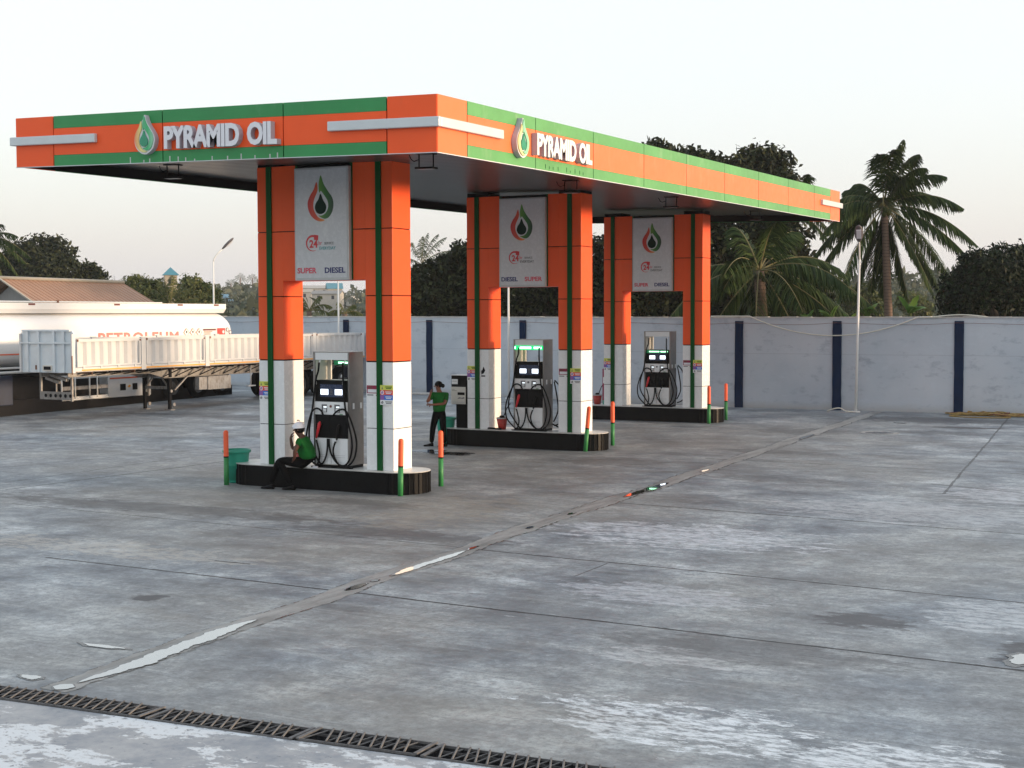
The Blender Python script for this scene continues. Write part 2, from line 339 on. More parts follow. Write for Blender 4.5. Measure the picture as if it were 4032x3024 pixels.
M['leaf_pale'] = leafm('pale_leaves', (.05, .07, .025), (.09, .11, .04), (.16, .15, .06), .3)
M['leaf_far'] = leafm('hazed_far_leaves', (.05, .065, .045), (.075, .09, .06), (.12, .13, .09), .2)  # tones paled so that distance haze is part of the leaf colour
M['palm'] = leafm('palm_leaflets', (.008, .020, .005), (.022, .044, .009), (.09, .12, .035), .2, .45)
M['palm_dead'] = leafm('dry_palm_leaflets', (.10, .06, .03), (.16, .10, .05), (.22, .16, .08), .2, .6)
M['banana'] = leafm('banana_leaves', (.05, .12, .02), (.09, .18, .04), (.18, .26, .08), .35, .4)
M['rachis'] = pm('palm_rachis', (.14, .12, .04), .6, var=.3)
M['bark'] = pm('bark', (.06, .045, .035), .9, var=.3, scale=5, bmp=.5)
def palmbark():
    m, t, b = new_mat('ringed_palm_bark'); s = t.nodes.new('ShaderNodeSeparateXYZ'); t.links.new(wpos(t), s.inputs[0])
    k = math_(t, 'FRACT', math_(t, 'ADD', math_(t, 'MULTIPLY', s.outputs['Z'], 7), math_(t, 'MULTIPLY', noise(t, 6, 3, .6, wpos(t)), .8)))
    c = mix(t, ramp(t, k, [(.0, 0), (.25, 1), (1, 1)]), (.04, .025, .018), (.15, .10, .075))
    t.links.new(c, b.inputs['Base Color']); b.inputs['Roughness'].default_value = .9; bump(t, b, k, .6, .03); return m
M['palmbark'] = palmbark()
M['terrain'] = pm('rough_ground', (.07, .075, .035), .95, var=.4, scale=.2)
M['housewall'] = pm('plastered_house_wall', (.40, .38, .35), .8, var=.08)
M['housewall2'] = pm('cream_house_wall', (.38, .34, .28), .8, var=.08)
M['blueroof'] = pm('blue_roof', (.06, .16, .26), .5, var=.1)
M['tealroof'] = pm('teal_roof', (.05, .20, .27), .5, var=.1)
M['greyroof'] = pm('grey_roof', (.22, .21, .20), .6, var=.1)

# ------------------------------------------------------------------ builders
class MB:
    def __init__(s): s.bm = bmesh.new(); s.mats = []
    def mi(s, m):
        if m not in s.mats: s.mats.append(m)
        return s.mats.index(m)
    def face(s, pts, m, sm=False):
        f = s.bm.faces.new([s.bm.verts.new(p) for p in pts]); f.material_index = s.mi(m); f.smooth = sm; return f
    def box(s, a, b, m, bev=0, M_=None):
        x0, y0, z0 = a; x1, y1, z1 = b
        c = Vector(((x0 + x1) / 2, (y0 + y1) / 2, (z0 + z1) / 2))
        r = bmesh.ops.create_cube(s.bm, size=1, matrix=Matrix.Translation(c) @ Matrix.Diagonal((abs(x1 - x0), abs(y1 - y0), abs(z1 - z0), 1)))
        vs = r['verts']; fs = {f for v in vs for f in v.link_faces}; k = s.mi(m)
        for f in fs: f.material_index = k
        if bev:
            es = {e for v in vs for e in v.link_edges}
            rr = bmesh.ops.bevel(s.bm, geom=list(es) + list(vs), offset=bev, segments=2, affect='EDGES', profile=.5)
            vs = list({v for f in rr['faces'] for v in f.verts} | {v for v in vs if v.is_valid})
            for f in rr['faces']: f.material_index = k
        if M_ is not None:
            allv = set(vs)
            bmesh.ops.transform(s.bm, matrix=M_, verts=list(allv))
        return s
    def bar(s, p, q, w_, h_, m, up=(0, 0, 1)):
        p, q = Vector(p), Vector(q); d = q - p; L = d.length; z = d.normalized(); u = Vector(up)
        if abs(z.dot(u)) > .98: u = Vector((1, 0, 0))
        x = z.cross(u).normalized(); y = x.cross(z)
        Mx = Matrix(((x.x, y.x, z.x, (p.x + q.x) / 2), (x.y, y.y, z.y, (p.y + q.y) / 2), (x.z, y.z, z.z, (p.z + q.z) / 2), (0, 0, 0, 1)))
        r = bmesh.ops.create_cube(s.bm, size=1, matrix=Mx @ Matrix.Diagonal((w_, h_, L, 1)))
        k = s.mi(m)
        for f in {f for v in r['verts'] for f in v.link_faces}: f.material_index = k
        return s
    def cyl(s, p, q, r1, r2, m, seg=16, caps=True, sm=True):
        p, q = Vector(p), Vector(q); d = q - p
        rot = d.to_track_quat('Z', 'Y').to_matrix().to_4x4()
        r = bmesh.ops.create_cone(s.bm, cap_ends=caps, segments=seg, radius1=r1, radius2=r2, depth=d.length, matrix=Matrix.Translation((p + q) / 2) @ rot)
        k = s.mi(m)
        for f in {f for v in r['verts'] for f in v.link_faces}:
            f.material_index = k; f.smooth = sm and len(f.verts) == 4
        return s
    def tube(s, pts, rad, m, seg=8, closed=False):
        pts = [Vector(p) for p in pts]; n = len(pts); k = s.mi(m); rings = []
        rads = rad if hasattr(rad, '__len__') else [rad] * n
        prev = None
        for i, p in enumerate(pts):
            a = pts[max(0, i - 1)]; b = pts[min(n - 1, i + 1)]; t = (b - a).normalized()
            if prev is None:
                u = Vector((0, 0, 1)) if abs(t.z) < .9 else Vector((1, 0, 0)); x = t.cross(u).normalized()
            else: x = (prev - t * prev.dot(t)).normalized()
            prev = x; y = t.cross(x)
            rings.append([s.bm.verts.new(p + (x * math.cos(2 * math.pi * j / seg) + y * math.sin(2 * math.pi * j / seg)) * rads[i]) for j in range(seg)])
        for i in range(n - 1):
            for j in range(seg):
                f = s.bm.faces.new((rings[i][j], rings[i][(j + 1) % seg], rings[i + 1][(j + 1) % seg], rings[i + 1][j])); f.smooth = True; f.material_index = k
        for rg, rev in ((rings[0], True), (rings[-1], False)):
            f = s.bm.faces.new(rg[::-1] if rev else rg); f.material_index = k
        return s
    def lathe(s, prof, m, c=(0, 0, 0), seg=32, sx=1, sy=1):
        k = s.mi(m); c = Vector(c); rings = []
        for (r_, z_) in prof:
            rings.append([s.bm.verts.new(c + Vector((max(r_, 1e-4) * sx * math.cos(2 * math.pi * j / seg), max(r_, 1e-4) * sy * math.sin(2 * math.pi * j / seg), z_))) for j in range(seg)])
        for i in range(len(rings) - 1):
            for j in range(seg):
                f = s.bm.faces.new((rings[i][j], rings[i][(j + 1) % seg], rings[i + 1][(j + 1) % seg], rings[i + 1][j])); f.smooth = True; f.material_index = k
        return s
    def prism(s, poly, fn, d0, d1, m, m_side=None, cap0=True):
        """extrude a 2-D outline; fn(u, v, d) gives the 3-D point"""
        k = s.mi(m); ks = s.mi(m_side or m)
        A = [s.bm.verts.new(fn(u, v, d0)) for u, v in poly]; B = [s.bm.verts.new(fn(u, v, d1)) for u, v in poly]
        f = s.bm.faces.new(B); f.material_index = k
        if cap0: f = s.bm.faces.new(A[::-1]); f.material_index = k
        n = len(poly)
        for i in range(n):
            f = s.bm.faces.new((A[i], A[(i + 1) % n], B[(i + 1) % n], B[i])); f.material_index = ks
        return s
    def build(s, name, parent=None, shear=None, weld=False):
        if weld: bmesh.ops.remove_doubles(s.bm, verts=s.bm.verts, dist=1e-4)
        if shear:
            for v in s.bm.verts: v.co.z += shear(v.co.x, v.co.y)
        bmesh.ops.recalc_face_normals(s.bm, faces=s.bm.faces)
        me = bpy.data.meshes.new(name); s.bm.to_mesh(me); s.bm.free()
        for m in s.mats: me.materials.append(M[m] if isinstance(m, str) else m)
        o = bpy.data.objects.new(name, me); col.objects.link(o)
        if parent is not None:
            o.parent = parent
            o.matrix_parent_inverse = inv_world(parent)
        return o
def world_m(p):
    m = Matrix.LocRotScale(p.location, p.rotation_euler, p.scale)
    if p.parent is None: return m
    return world_m(p.parent) @ p.matrix_parent_inverse @ m
def inv_world(p): return world_m(p).inverted()
def root(name, loc, label, cat, group=None):
    o = bpy.data.objects.new(name, None); col.objects.link(o); o.location = loc
    o.empty_display_size = .2
    return tag(o, label, cat, group)
def tag(o, label, cat, group=None):
    o['label'] = label; o['category'] = cat
    if group: o['group'] = group
    return o
def struct(o): o['kind'] = 'structure'; return o
def copy_tree(o, parent=None):
    c = o.copy(); col.objects.link(c)
    if parent is not None: c.parent = parent; c.matrix_parent_inverse = o.matrix_parent_inverse.copy()
    for ch in o.children: copy_tree(ch, c)
    return c
def text_obj(name, body, fn, w_, h_, depth, mf, ms, parent, shear=None, bold=.02, space=1.0):
    """lettering fitted to w x h; fn(u,v,d) -> world"""
    cu = bpy.data.curves.new(name, 'FONT'); cu.body = body; cu.size = 1; cu.offset = bold; cu.extrude = .5; cu.space_character = space
    cu.resolution_u = 3
    o = bpy.data.objects.new(name, cu); col.objects.link(o)
    dg = bpy.context.evaluated_depsgraph_get(); me = bpy.data.meshes.new_from_object(o.evaluated_get(dg))
    bpy.data.objects.remove(o); 
    co = np.array([v.co[:] for v in me.vertices]); mn = co.min(0); mx = co.max(0); sz = mx - mn
    for v in me.vertices:
        u = (v.co.x - mn[0]) / sz[0] * w_; vv = (v.co.y - mn[1]) / sz[1] * h_; d = (v.co.z - mn[2]) / sz[2] * depth
        p = Vector(fn(u, vv, d))
        if shear: p.z += shear(p.x, p.y)
        v.co = p
    me.materials.clear(); me.materials.append(M[mf]); me.materials.append(M[ms])
    for f in me.polygons:
        zs = {round(co[i][2], 3) for i in f.vertices}
        f.material_index = 0 if len(zs) == 1 else 1
        f.use_smooth = False
    me.update(); me.name = name
    o = bpy.data.objects.new(name, me); col.objects.link(o); o.parent = parent; o.matrix_parent_inverse = inv_world(parent)
    return o
def mesh_np(name, verts, faces4, mat, parent=None):
    me = bpy.data.meshes.new(name); nv = len(verts); nf = len(faces4)
    me.vertices.add(nv); me.vertices.foreach_set('co', np.asarray(verts, np.float32).ravel())
    me.loops.add(nf * 4); me.loops.foreach_set('vertex_index', np.asarray(faces4, np.int32).ravel())
    me.polygons.add(nf); me.polygons.foreach_set('loop_start', np.arange(0, nf * 4, 4, dtype=np.int32)); me.polygons.foreach_set('loop_total', np.full(nf, 4, np.int32))
    me.update(calc_edges=True); me.materials.append(M[mat] if isinstance(mat, str) else mat)
    o = bpy.data.objects.new(name, me); col.objects.link(o)
    if parent is not None: o.parent = parent; o.matrix_parent_inverse = inv_world(parent)
    return o
# ================================================================== SETTING
def wall_y(x): return 21.75 - .168 * (x - 2.2) if x < 2.2 else 21.75 + .028 * (x - 2.2)
def drain_top(x): return -12.54 + .068 * (x - 7)
def drain_low(x): return drain_top(x) - .33
b = MB()
xs = [-60, -30, -10, 2.2, 12, 30, 60]
for x0, x1 in zip(xs, xs[1:]):
    ys = lambda x: [(x, drain_top(x)), (x, wall_y(x) + .15)]
    (a0, a1), (c0, c1) = ys(x0), ys(x1)
    b.face([(a0[0], a0[1], gz(a0[1])), (c0[0], c0[1], gz(c0[1])), (c1[0], c1[1], gz(c1[1])), (a1[0], a1[1], gz(a1[1]))], 'concrete')
struct(b.build('ground', weld=True))
b = MB()
b.face([(-60, -60, gz(-60)), (60, -60, gz(-60)), (60, drain_low(60), gz(drain_low(60))), (-60, drain_low(-60), gz(drain_low(-60)))], 'apron')
struct(b.build('apron'))
b = MB()                                             # the open drain channel
for x0, x1 in ((-60, 60),):
    t0, t1, l0, l1 = drain_top(x0), drain_top(x1), drain_low(x0), drain_low(x1)
    d = .30
    P = lambda x, y, dz: (x, y, gz(y) - dz)
    b.face([P(x0, t0, 0), P(x1, t1, 0), P(x1, t1, d), P(x0, t0, d)], 'wetdark'); b.face([P(x0, l0, d), P(x1, l1, d), P(x1, l1, 0), P(x0, l0, 0)], 'wetdark')
    b.face([P(x0, t0, d), P(x1, t1, d), P(x1, l1, d), P(x0, l0, d)], 'wetdark')
struct(b.build('drain_channel'))
def grate(x0, L, rot, dz, idx):
    o = MB(); yc = (drain_top(x0 + L / 2) + drain_low(x0 + L / 2)) / 2; zc = gz(yc) + .012 + dz
    hw = .165
    o.bar((0, hw - .012, -.01), (L, hw - .012, -.01), .010, .02, 'steel_d'); o.bar((0, -hw + .012, -.01), (L, -hw + .012, -.01), .010, .02, 'steel_d')
    for xe in (.0, L): o.bar((xe, -hw, .0), (xe + .02, hw, .0), .035, .012, 'steel_d', up=(0, 0, 1))
    n = int(L / .100)
    for i in range(n):
        x = .05 + i * .100 + random.uniform(-.008, .008); j = random.uniform(-.012, .012)
        if random.random() < .03: continue
        if x > .10: o.cyl((x, -hw + .004, .004), (x - .115 + j, hw - .002, .004), .0095, .0095, 'steel_d', 6)
        if x + .1 < L: o.cyl((x - .04, -hw + .004, -.012), (x + .065 + j, hw - .004, -.012), .0075, .0075, 'steel_d', 6)
    o.bar((0, -hw + .03, -.05), (L, -hw + .03, -.05), .015, .02, 'steel_d'); o.bar((0, hw - .03, -.05), (L, hw - .03, -.05), .015, .02, 'steel_d')
    me = o.build('drain_grate'); me.location = (x0, yc - .068 * L / 2 + rot * .0, zc); me.rotation_euler = (0, 0, math.atan(.068) + rot)
    return me
gl = ['rusty bar grate at the left end of the drain', 'long rusty bar grate second from the left over the drain', 'short bar grate in the middle of the visible drain',
      'bar grate fourth from the left along the drain', 'bar grate at the right end of the drain, cut by the photo edge']
for i, (x0, L, rot, dz) in enumerate(((4.9, 1.28, 0, 0), (6.22, 2.35, .004, .004), (8.66, 1.42, -.008, .0), (10.14, 1.05, .012, .006), (11.26, 1.6, -.006, .0))):
    tag(grate(x0, L, rot, dz, i), gl[i], 'drain grate', 'bar grates over the drain')

# shallow gutter running from the drain towards the wall, with puddles
def gx(y):
    pts = [(-12.45, 7.28), (-10.5, 7.18), (-8.4, 7.18), (-7.6, 7.12), (-4.6, 7.08), (-1.9, 6.95), (2.3, 6.98), (8, 6.88), (14, 6.75), (21.6, 6.62)]
    for (y0, x0), (y1, x1) in zip(pts, pts[1:]):
        if y <= y1: return x0 + (x1 - x0) * (y - y0) / (y1 - y0)
    return pts[-1][1]
b = MB(); prev = None
yy = -12.44
while yy < 21.7:
    wl = .19 + .03 * math.sin(yy * 1.7) + random.uniform(-.022, .022); wr = .19 + .03 * math.sin(yy * 2.3 + 1) + random.uniform(-.022, .022)
    cur = ((gx(yy) - wl, yy, gz(yy) + .004), (gx(yy) + wr, yy, gz(yy) + .004))
    if prev: b.face([prev[0], prev[1], cur[1], cur[0]], 'gutter')
    prev = cur; yy += .11
    if not (-6.9 < yy < -6.0) and random.random() < .75:      # cracked edges of the screed
        for q_, w_ in ((cur[1][0], .014), (cur[0][0], .009)):
            if random.random() < .75: b.face([(q_ - w_, yy - .10, gz(yy - .1) + .0065), (q_ + w_ * random.uniform(.2, 1), yy - .10, gz(yy - .1) + .0065), (q_ + w_ * random.uniform(.1, 1), yy + .012, gz(yy) + .0065), (q_ - w_ * random.uniform(.1, 1), yy + .012, gz(yy) + .0065)], 'wetdark')
struct(b.build('gutter', weld=True))
def strip_puddle(name, y0, y1, off, wd, mat='water', h=.010, taper=.5, edge=True):
    def outline(grow):
        n = 120; L = []; Rr = []
        for i in range(n + 1):
            t = i / n; y = y0 - grow + (y1 - y0 + 2 * grow) * t
            k = min(1, min(t, 1 - t) / taper) ** .6 if taper else 1
            nz = lambda q: .16 * math.sin(y * 5 + q) + .12 * math.sin(y * 13 + q * 2) + .09 * math.sin(y * 31 + q * 3) + .06 * math.sin(y * 67 + q)
            a = wd * k * .5 * (1 + nz(0)) + grow * (.6 + 2.2 * abs(nz(4))); a2 = wd * k * .5 * (1 + nz(2)) + grow * (.6 + 2.2 * abs(nz(7)))
            x = gx(y) + off(t); L.append((x - a, y)); Rr.append((x + a2, y))
        return L + Rr[::-1]
    if edge:
        b = MB(); b.face([(x, y, gz(y) + h - .003) for x, y in outline(.016)], 'wetdark'); struct(b.build('damp_patch'))
    b = MB(); b.face([(x, y, gz(y) + h) for x, y in outline(0)], mat); o = b.build(name); struct(o)
strip_puddle('puddle', -12.15, -9.35, lambda t: .04 + .05 * math.sin(t * 5), .22, taper=.28)
strip_puddle('puddle', -12.42, -12.22, lambda t: .02, .16, taper=.3)
strip_puddle('puddle', -7.6, -7.12, lambda t: .04, .12)
strip_puddle('puddle', -7.02, -6.86, lambda t: .04, .09)
strip_puddle('puddle', -6.6, -4.62, lambda t: .05, .13, taper=.25)
strip_puddle('puddle', -4.55, -4.2, lambda t: .04, .07)
strip_puddle('puddle', -2.55, -2.3, lambda t: .04, .09)
strip_puddle('puddle', -1.0, -.75, lambda t: .04, .09)
strip_puddle('puddle', 1.25, 3.4, lambda t: .03, .20, taper=.4)
strip_puddle('puddle', 5.2, 5.7, lambda t: .05, .12)
strip_puddle('puddle', 12.4, 13.8, lambda t: .10, .16)
def blob(name, cx, cy, rx, ry, mat, h=.008, seed=0, amp=.3):
    rr = random.Random(seed); ph = [rr.uniform(0, 6.28) for _ in range(6)]
    pts = []
    for i in range(72):
        a = 2 * math.pi * i / 72; k = 1 + amp * (.5 * math.sin(2 * a + ph[0]) + .35 * math.sin(3 * a + ph[1]) + .3 * math.sin(5 * a + ph[2]) + .2 * math.sin(9 * a + ph[3]) + .12 * math.sin(17 * a + ph[4]))
        x = cx + rx * k * math.cos(a); y = cy + ry * k * math.sin(a); pts.append((x, y, gz(y) + h))
    b = MB(); b.face(pts, mat); struct(b.build(name))
for i, (cx, cy, rx, ry) in enumerate(((-.30, 6.45, .42, .22), (.55, 6.2, .42, .26), (14.98, -7.45, .17, .22), (6.50, -11.0, .26, .045), (6.75, -12.2, .14, .05), (8.1, 18.0, .12, .12))):
    blob('damp_patch', cx, cy, rx * 1.35, ry * 1.4, 'wetdark', .005, i + 20); blob('puddle', cx, cy, rx, ry, 'water', .008, i + 20)

# ------------------------------------------------------------------ terrain, hills
def terr(x, y):
    dx, dy = x - CAM.x, y - CAM.y; r = math.hypot(dx, dy)
    a = math.degrees(math.atan2(dx, dy)) + 27.7       # degrees right of the view axis
    if r < 80: return -1.2
    pts = [(80, -1.2), (150, -.4), (260, .4), (330, 2.0), (450, 6.0), (700, 9.5), (1100, 10.0), (2200, 8), (4500, 0)]
    z = 0
    for (r0_, z0), (r1_, z1) in zip(pts, pts[1:]):
        if r <= r1_: z = z0 + (z1 - z0) * (r - r0_) / (r1_ - r0_); break
    k = 1 + .22 * math.sin(a * .35 + 1) + .12 * math.sin(a * 1.1) + .08 * math.sin(r * .02)
    z = z * k if z > 0 else z
    z += 5.0 * math.exp(-((a - 16.5) / 4.5) ** 2 - ((r - 330) / 80) ** 2)
    return z
rad = [30 * 1.13 ** i for i in range(42)]; na = 144
V = []; F = []
for r_ in rad:
    for j in range(na):
        a = 2 * math.pi * j / na; x = CAM.x + r_ * math.sin(a); y = CAM.y + r_ * math.cos(a); V.append((x, y, terr(x, y)))
for i in range(len(rad) - 1):
    for j in range(na): F.append((i * na + j, i * na + (j + 1) % na, (i + 1) * na + (j + 1) % na, (i + 1) * na + j))
struct(mesh_np('terrain', V, F, 'terrain'))
b = MB(); b.lathe([(0.001, -1.21), (31, -1.21)], 'terrain', (CAM.x, CAM.y, 0), 48); struct(b.build('subsoil'))

# ------------------------------------------------------------------ boundary wall
BX = [-35, -31.7, -27.5, -23.3, -19.05, -14.82, -10.6, -6.3, -2.05, 2.17, 5.3, 8.93, 13.2, 17.5, 21.8]
wl = root('boundary_wall', (2.2, 21.75, gz(21.75)), 'long blue-grey rendered yard wall with navy pillars behind the pumps', 'wall')
H = 2.84
def wpt(x, off=0, z=0):
    y = wall_y(x); return Vector((x, y + off, z))
b = MB()
seq = [-35, 2.2, 24]
for x0, x1 in zip(seq, seq[1:]):
    y0, y1 = wall_y(x0), wall_y(x1)
    for (o0, o1) in ((0, .2),):
        p = [(x0, y0, gz(y0) - .4), (x1, y1, gz(y1) - .4), (x1, y1, gz(y1) + H), (x0, y0, gz(y0) + H)]
        q = [(a, c + .2, d) for a, c, d in p]
        b.face(p, 'wall'); b.face(q[::-1], 'wall'); b.face([p[3], p[2], q[2], q[3]], 'coping'); b.face([p[0], p[3], q[3], q[0]], 'wall'); b.face([p[1], q[1], q[2], p[2]], 'wall')
wo = b.build('wall_panel', wl)
# object-space height for the stain pattern: measure from the foot
wo.data.transform(Matrix.Translation((0, 0, -gz(21.75)))); wo.matrix_parent_inverse = wl.matrix_basis.inverted(); wo.location = (0, 0, gz(21.75)); 
b = MB()
for x0, x1 in zip(seq, seq[1:]):
    n = int((x1 - x0) / .45)
    for i in range(n):
        xa = x0 + (x1 - x0) * i / n; xb = x0 + (x1 - x0) * (i + 1) / n; j = random.uniform(-.008, .01)
        ya, yb = wall_y(xa), wall_y(xb)
        b.bar((xa, ya + .1, gz(ya) + H + .018 + j), (xb, yb + .1, gz(yb) + H + .018 + j), .25, .04, 'coping')
b.build('coping', wl)
for x in BX:
    y = wall_y(x); s = -.168 if x < 2.2 else .028; b = MB(); hw = .135; z0 = gz(y)
    jg = [random.uniform(-.006, .006) for _ in range(20)]
    L = [(x - hw + jg[i], z0 - .05 + (H - .04) * i / 9) for i in range(10)]; Rr = [(x + hw + jg[i + 10], z0 - .05 + (H - .04) * i / 9) for i in range(10)]
    b.prism(L + Rr[::-1], lambda u, v, d: (u, wall_y(u) - .05 + d, v), 0, .06, 'post')
    b.build('pillar', wl)
b = MB()
for x0, x1 in zip(BX, BX[1:]):                         # thin service wire below the coping
    n = 14; pts = []
    for i in range(n + 1):
        t = i / n; x = x0 + (x1 - x0) * t; y = wall_y(x) - .07; pts.append((x, y, gz(y) + H - .15 - .05 * math.sin(math.pi * t) + .01 * math.sin(7 * t)))
    b.tube(pts, .006, 'rust', 5)
b.build('wire', wl)
# pale pipe hanging over the wall
pts = []
for t in np.linspace(0, 1, 40):
    x = 2.65 + (8.15 - 2.65) * t; y = wall_y(x) - .05 - .04
    s = 1 - (2 * t - .92) ** 2 / .86; z = gz(y) + H + .02 - .56 * max(0, s) ; pts.append((x, y, z))
for t in np.linspace(.05, 1, 14):
    x = 8.15 + 1.6 * t; y = wall_y(x) - .09 + .1 * t; pts.append((x, y, gz(y) + H + .02 + .07 * math.sin(math.pi * t)))
for t in np.linspace(0.1, 1, 8):
    x = 2.65 - 1.5 * t; pts.insert(0, (x, wall_y(x) + .02, gz(21.7) + H + .06))
b = MB(); b.tube(pts, .018, 'pvc', 8)
tag(b.build('hanging_pipe'), 'thin pale pipe sagging across the wall between navy pillars', 'pipe')

# ------------------------------------------------------------------ lamp posts
def lamp(x, y, h, az, label, head=True, r=.038, lean=0.0):
    z = gz(y); rt = root('street_lamp', (x, y, z), label, 'street lamp', 'white yard lamp posts')
    d = Vector((math.cos(az), math.sin(az), 0)); b = MB(); top = Vector((x + lean, y, z + h))
    b.tube([(x, y, z), (x + lean * .5, y, z + h * .5), top], [r * 1.15, r, r * .8], 'pole', 10)
    b.cyl((x, y, z), (x, y, z + .03), .13, .13, 'pole', 16); b.build('pole', rt)
    b = MB(); pts = [top - Vector((0, 0, .05)), top + d * .03 + Vector((0, 0, .12)), top + d * .16 + Vector((0, 0, .30)), top + d * .42 + Vector((0, 0, .55))]
    b.tube(pts, .026, 'pole', 8); b.build('arm', rt)
    b = MB(); c = pts[-1]; up = (d * .72 + Vector((0, 0, .70))).normalized(); side = d.cross(Vector((0, 0, 1))).normalized(); nn = side.cross(up)
    prof = [(-.05, .05), (.0, .075), (.15, .12), (.34, .125), (.52, .09), (.60, .03)]
    ring = []
    for a_, w_ in prof:
        ring.append([b.bm.verts.new(c + up * a_ + side * (w_ * math.cos(q)) + nn * (w_ * .5 * math.sin(q))) for q in [2 * math.pi * k / 12 for k in range(12)]])
    k = b.mi('lamp_d')
    for i in range(len(ring) - 1):
        for j in range(12):
            f = b.bm.faces.new((ring[i][j], ring[i][(j + 1) % 12], ring[i + 1][(j + 1) % 12], ring[i + 1][j])); f.material_index = k; f.smooth = True
    for rg in (ring[0], ring[-1]): b.bm.faces.new(rg).material_index = k
    b.build('lamp_head', rt)
    b = MB(); q = c + up * .30 - nn * .066 if nn.z > 0 else c + up * .30 + nn * .066
    Mx = Matrix.Translation(q) @ Matrix(((side.x, up.x, nn.x, 0), (side.y, up.y, nn.y, 0), (side.z, up.z, nn.z, 0), (0, 0, 0, 1)))
    b.box((-.07, -.17, -.012), (.07, .17, .012), 'letters', 0, None)
    for v in b.bm.verts: v.co = Mx @ v.co
    b.build('lens', rt)
    return rt
lamp(6.05, 21.2, 4.62, R(-78), 'tall white lamp post in front of the wall on the right, below the tall palm', lean=.07)
lamp(-21.5, 24.75, 5.15, R(27), 'white lamp post with curved arm rising behind the tanker trailer')
lamp(-14.9, 24.2, 4.2, R(207), 'white lamp post seen through the nearest portal, beside a navy wall pillar')
lamp(-6.55, 22.55, 4.6, R(27), 'white lamp post seen through the middle portal above the pump')

# ================================================================== CANOPY
CX0, CX1, CY0, CY1, ZB, HF = -2.93, 5.84, -3.155, 19.95, 5.697, .868
sh = lambda x, y: -.023 * (x - 5.84) + .0102 * (y + 3.155)
cn = root('canopy', (1.5, 8.4, 0), 'large flat orange and green filling station canopy over three pump islands', 'canopy')
b = MB(); b.box((CX0 + .05, CY0 + .05, ZB + .20), (CX1 - .05, CY1 - .05, ZB + .235), 'ceiling'); b.build('ceiling', cn, sh)
b = MB(); b.box((CX0 + .04, CY0 + .04, ZB + HF - .10), (CX1 - .04, CY1 - .04, ZB + HF - .06), 'signframe'); b.build('roof', cn, sh)
b = MB()
for (a, c) in (((CX0 + .03, CY0 + .03, ZB + .01), (CX1 - .03, CY0 + .06, ZB + HF - .02)), ((CX1 - .06, CY0 + .06, ZB + .01), (CX1 - .03, CY1 - .06, ZB + HF - .02)),
               ((CX0 + .03, CY1 - .06, ZB + .01), (CX1 - .03, CY1 - .03, ZB + HF - .02)), ((CX0 + .03, CY0 + .06, ZB + .01), (CX0 + .06, CY1 - .06, ZB + HF - .02))): b.box(a, c, 'seam')
b.build('fascia_backing', cn, sh)
g = .022
def fpanel(p0, p1, nrm, allorange=False, sunlit=''):
    """one cladding panel between two plan points; nrm = outward normal"""
    b = MB(); p0 = Vector(p0); p1 = Vector(p1); n = Vector(nrm); t = (p1 - p0).normalized()
    a = p0 + t * g / 2; c = p1 - t * g / 2
    bands = ((0, .868, 'orange' + sunlit),) if allorange else ((0, .186, 'green_f' if sunlit else 'green_c'), (.190, .652, 'orange' + sunlit), (.656, .868, 'green_f' if sunlit else 'green_c'))
    for z0, z1, m in bands:
        i = -n * .03
        q = [(a.x, a.y), (c.x, c.y), (c.x + i.x, c.y + i.y), (a.x + i.x, a.y + i.y)]
        lo = [(x, y, ZB + z0) for x, y in q]; hi = [(x, y, ZB + z1) for x, y in q]
        k = [lo[::-1], hi] + [[lo[j], lo[(j + 1) % 4], hi[(j + 1) % 4], hi[j]] for j in range(4)]
        for f in k: b.face(f, m)
    b.build('fascia_panel', cn, sh)
fx = [CX0, -2.01, .48, 2.98, 4.94, CX1]
for i, (x0, x1) in enumerate(zip(fx, fx[1:])):
    fpanel((x0, CY0), (x1, CY0), (0, -1), i in (0, 4))
    fpanel((x0, CY1), (x1, CY1), (0, 1), i in (0, 4))
fy = [CY0, -2.24, .13, 2.51, 4.96, 7.36, 9.82, 12.32, 14.81, 17.26, 18.95, CY1]
for i, (y0, y1) in enumerate(zip(fy, fy[1:])):
    fpanel((CX1, y0), (CX1, y1), (1, 0), i in (0, 10), '_f')  # right side takes the colours with sunlight painted in
    fpanel((CX0, y0), (CX0, y1), (-1, 0), i in (0, 10))
# thin drip trim
b = MB()
b.box((CX0, CY0 - .004, ZB - .012), (CX1, CY0 + .03, ZB - .001), 'bar'); b.box((CX1 - .03, CY0 + .03, ZB - .012), (CX1 + .004, CY1, ZB - .001), 'letters'); b.build('drip_edge', cn, sh)
# streaks of scraped paint above the drip edge
for x in (-.25, .05, .18, .62, .80, .96, 1.15, 1.52, 1.84, 2.12, 2.4, 2.7, 2.85):
    b = MB(); b.box((x, CY0 - .002, ZB), (x + .022, CY0 + .001, ZB + random.uniform(.03, .11)), 'signframe'); b.build('scrape_mark', cn, sh)
for y in (.5, .65, .8, 1.0, 1.35, 1.5, 1.7, 1.9, 2.05):
    b = MB(); b.box((CX1 - .001, y, ZB + .03), (CX1 + .002, y + .02, ZB + random.uniform(.06, .12)), 'green_s'); b.build('scrape_mark', cn, sh)
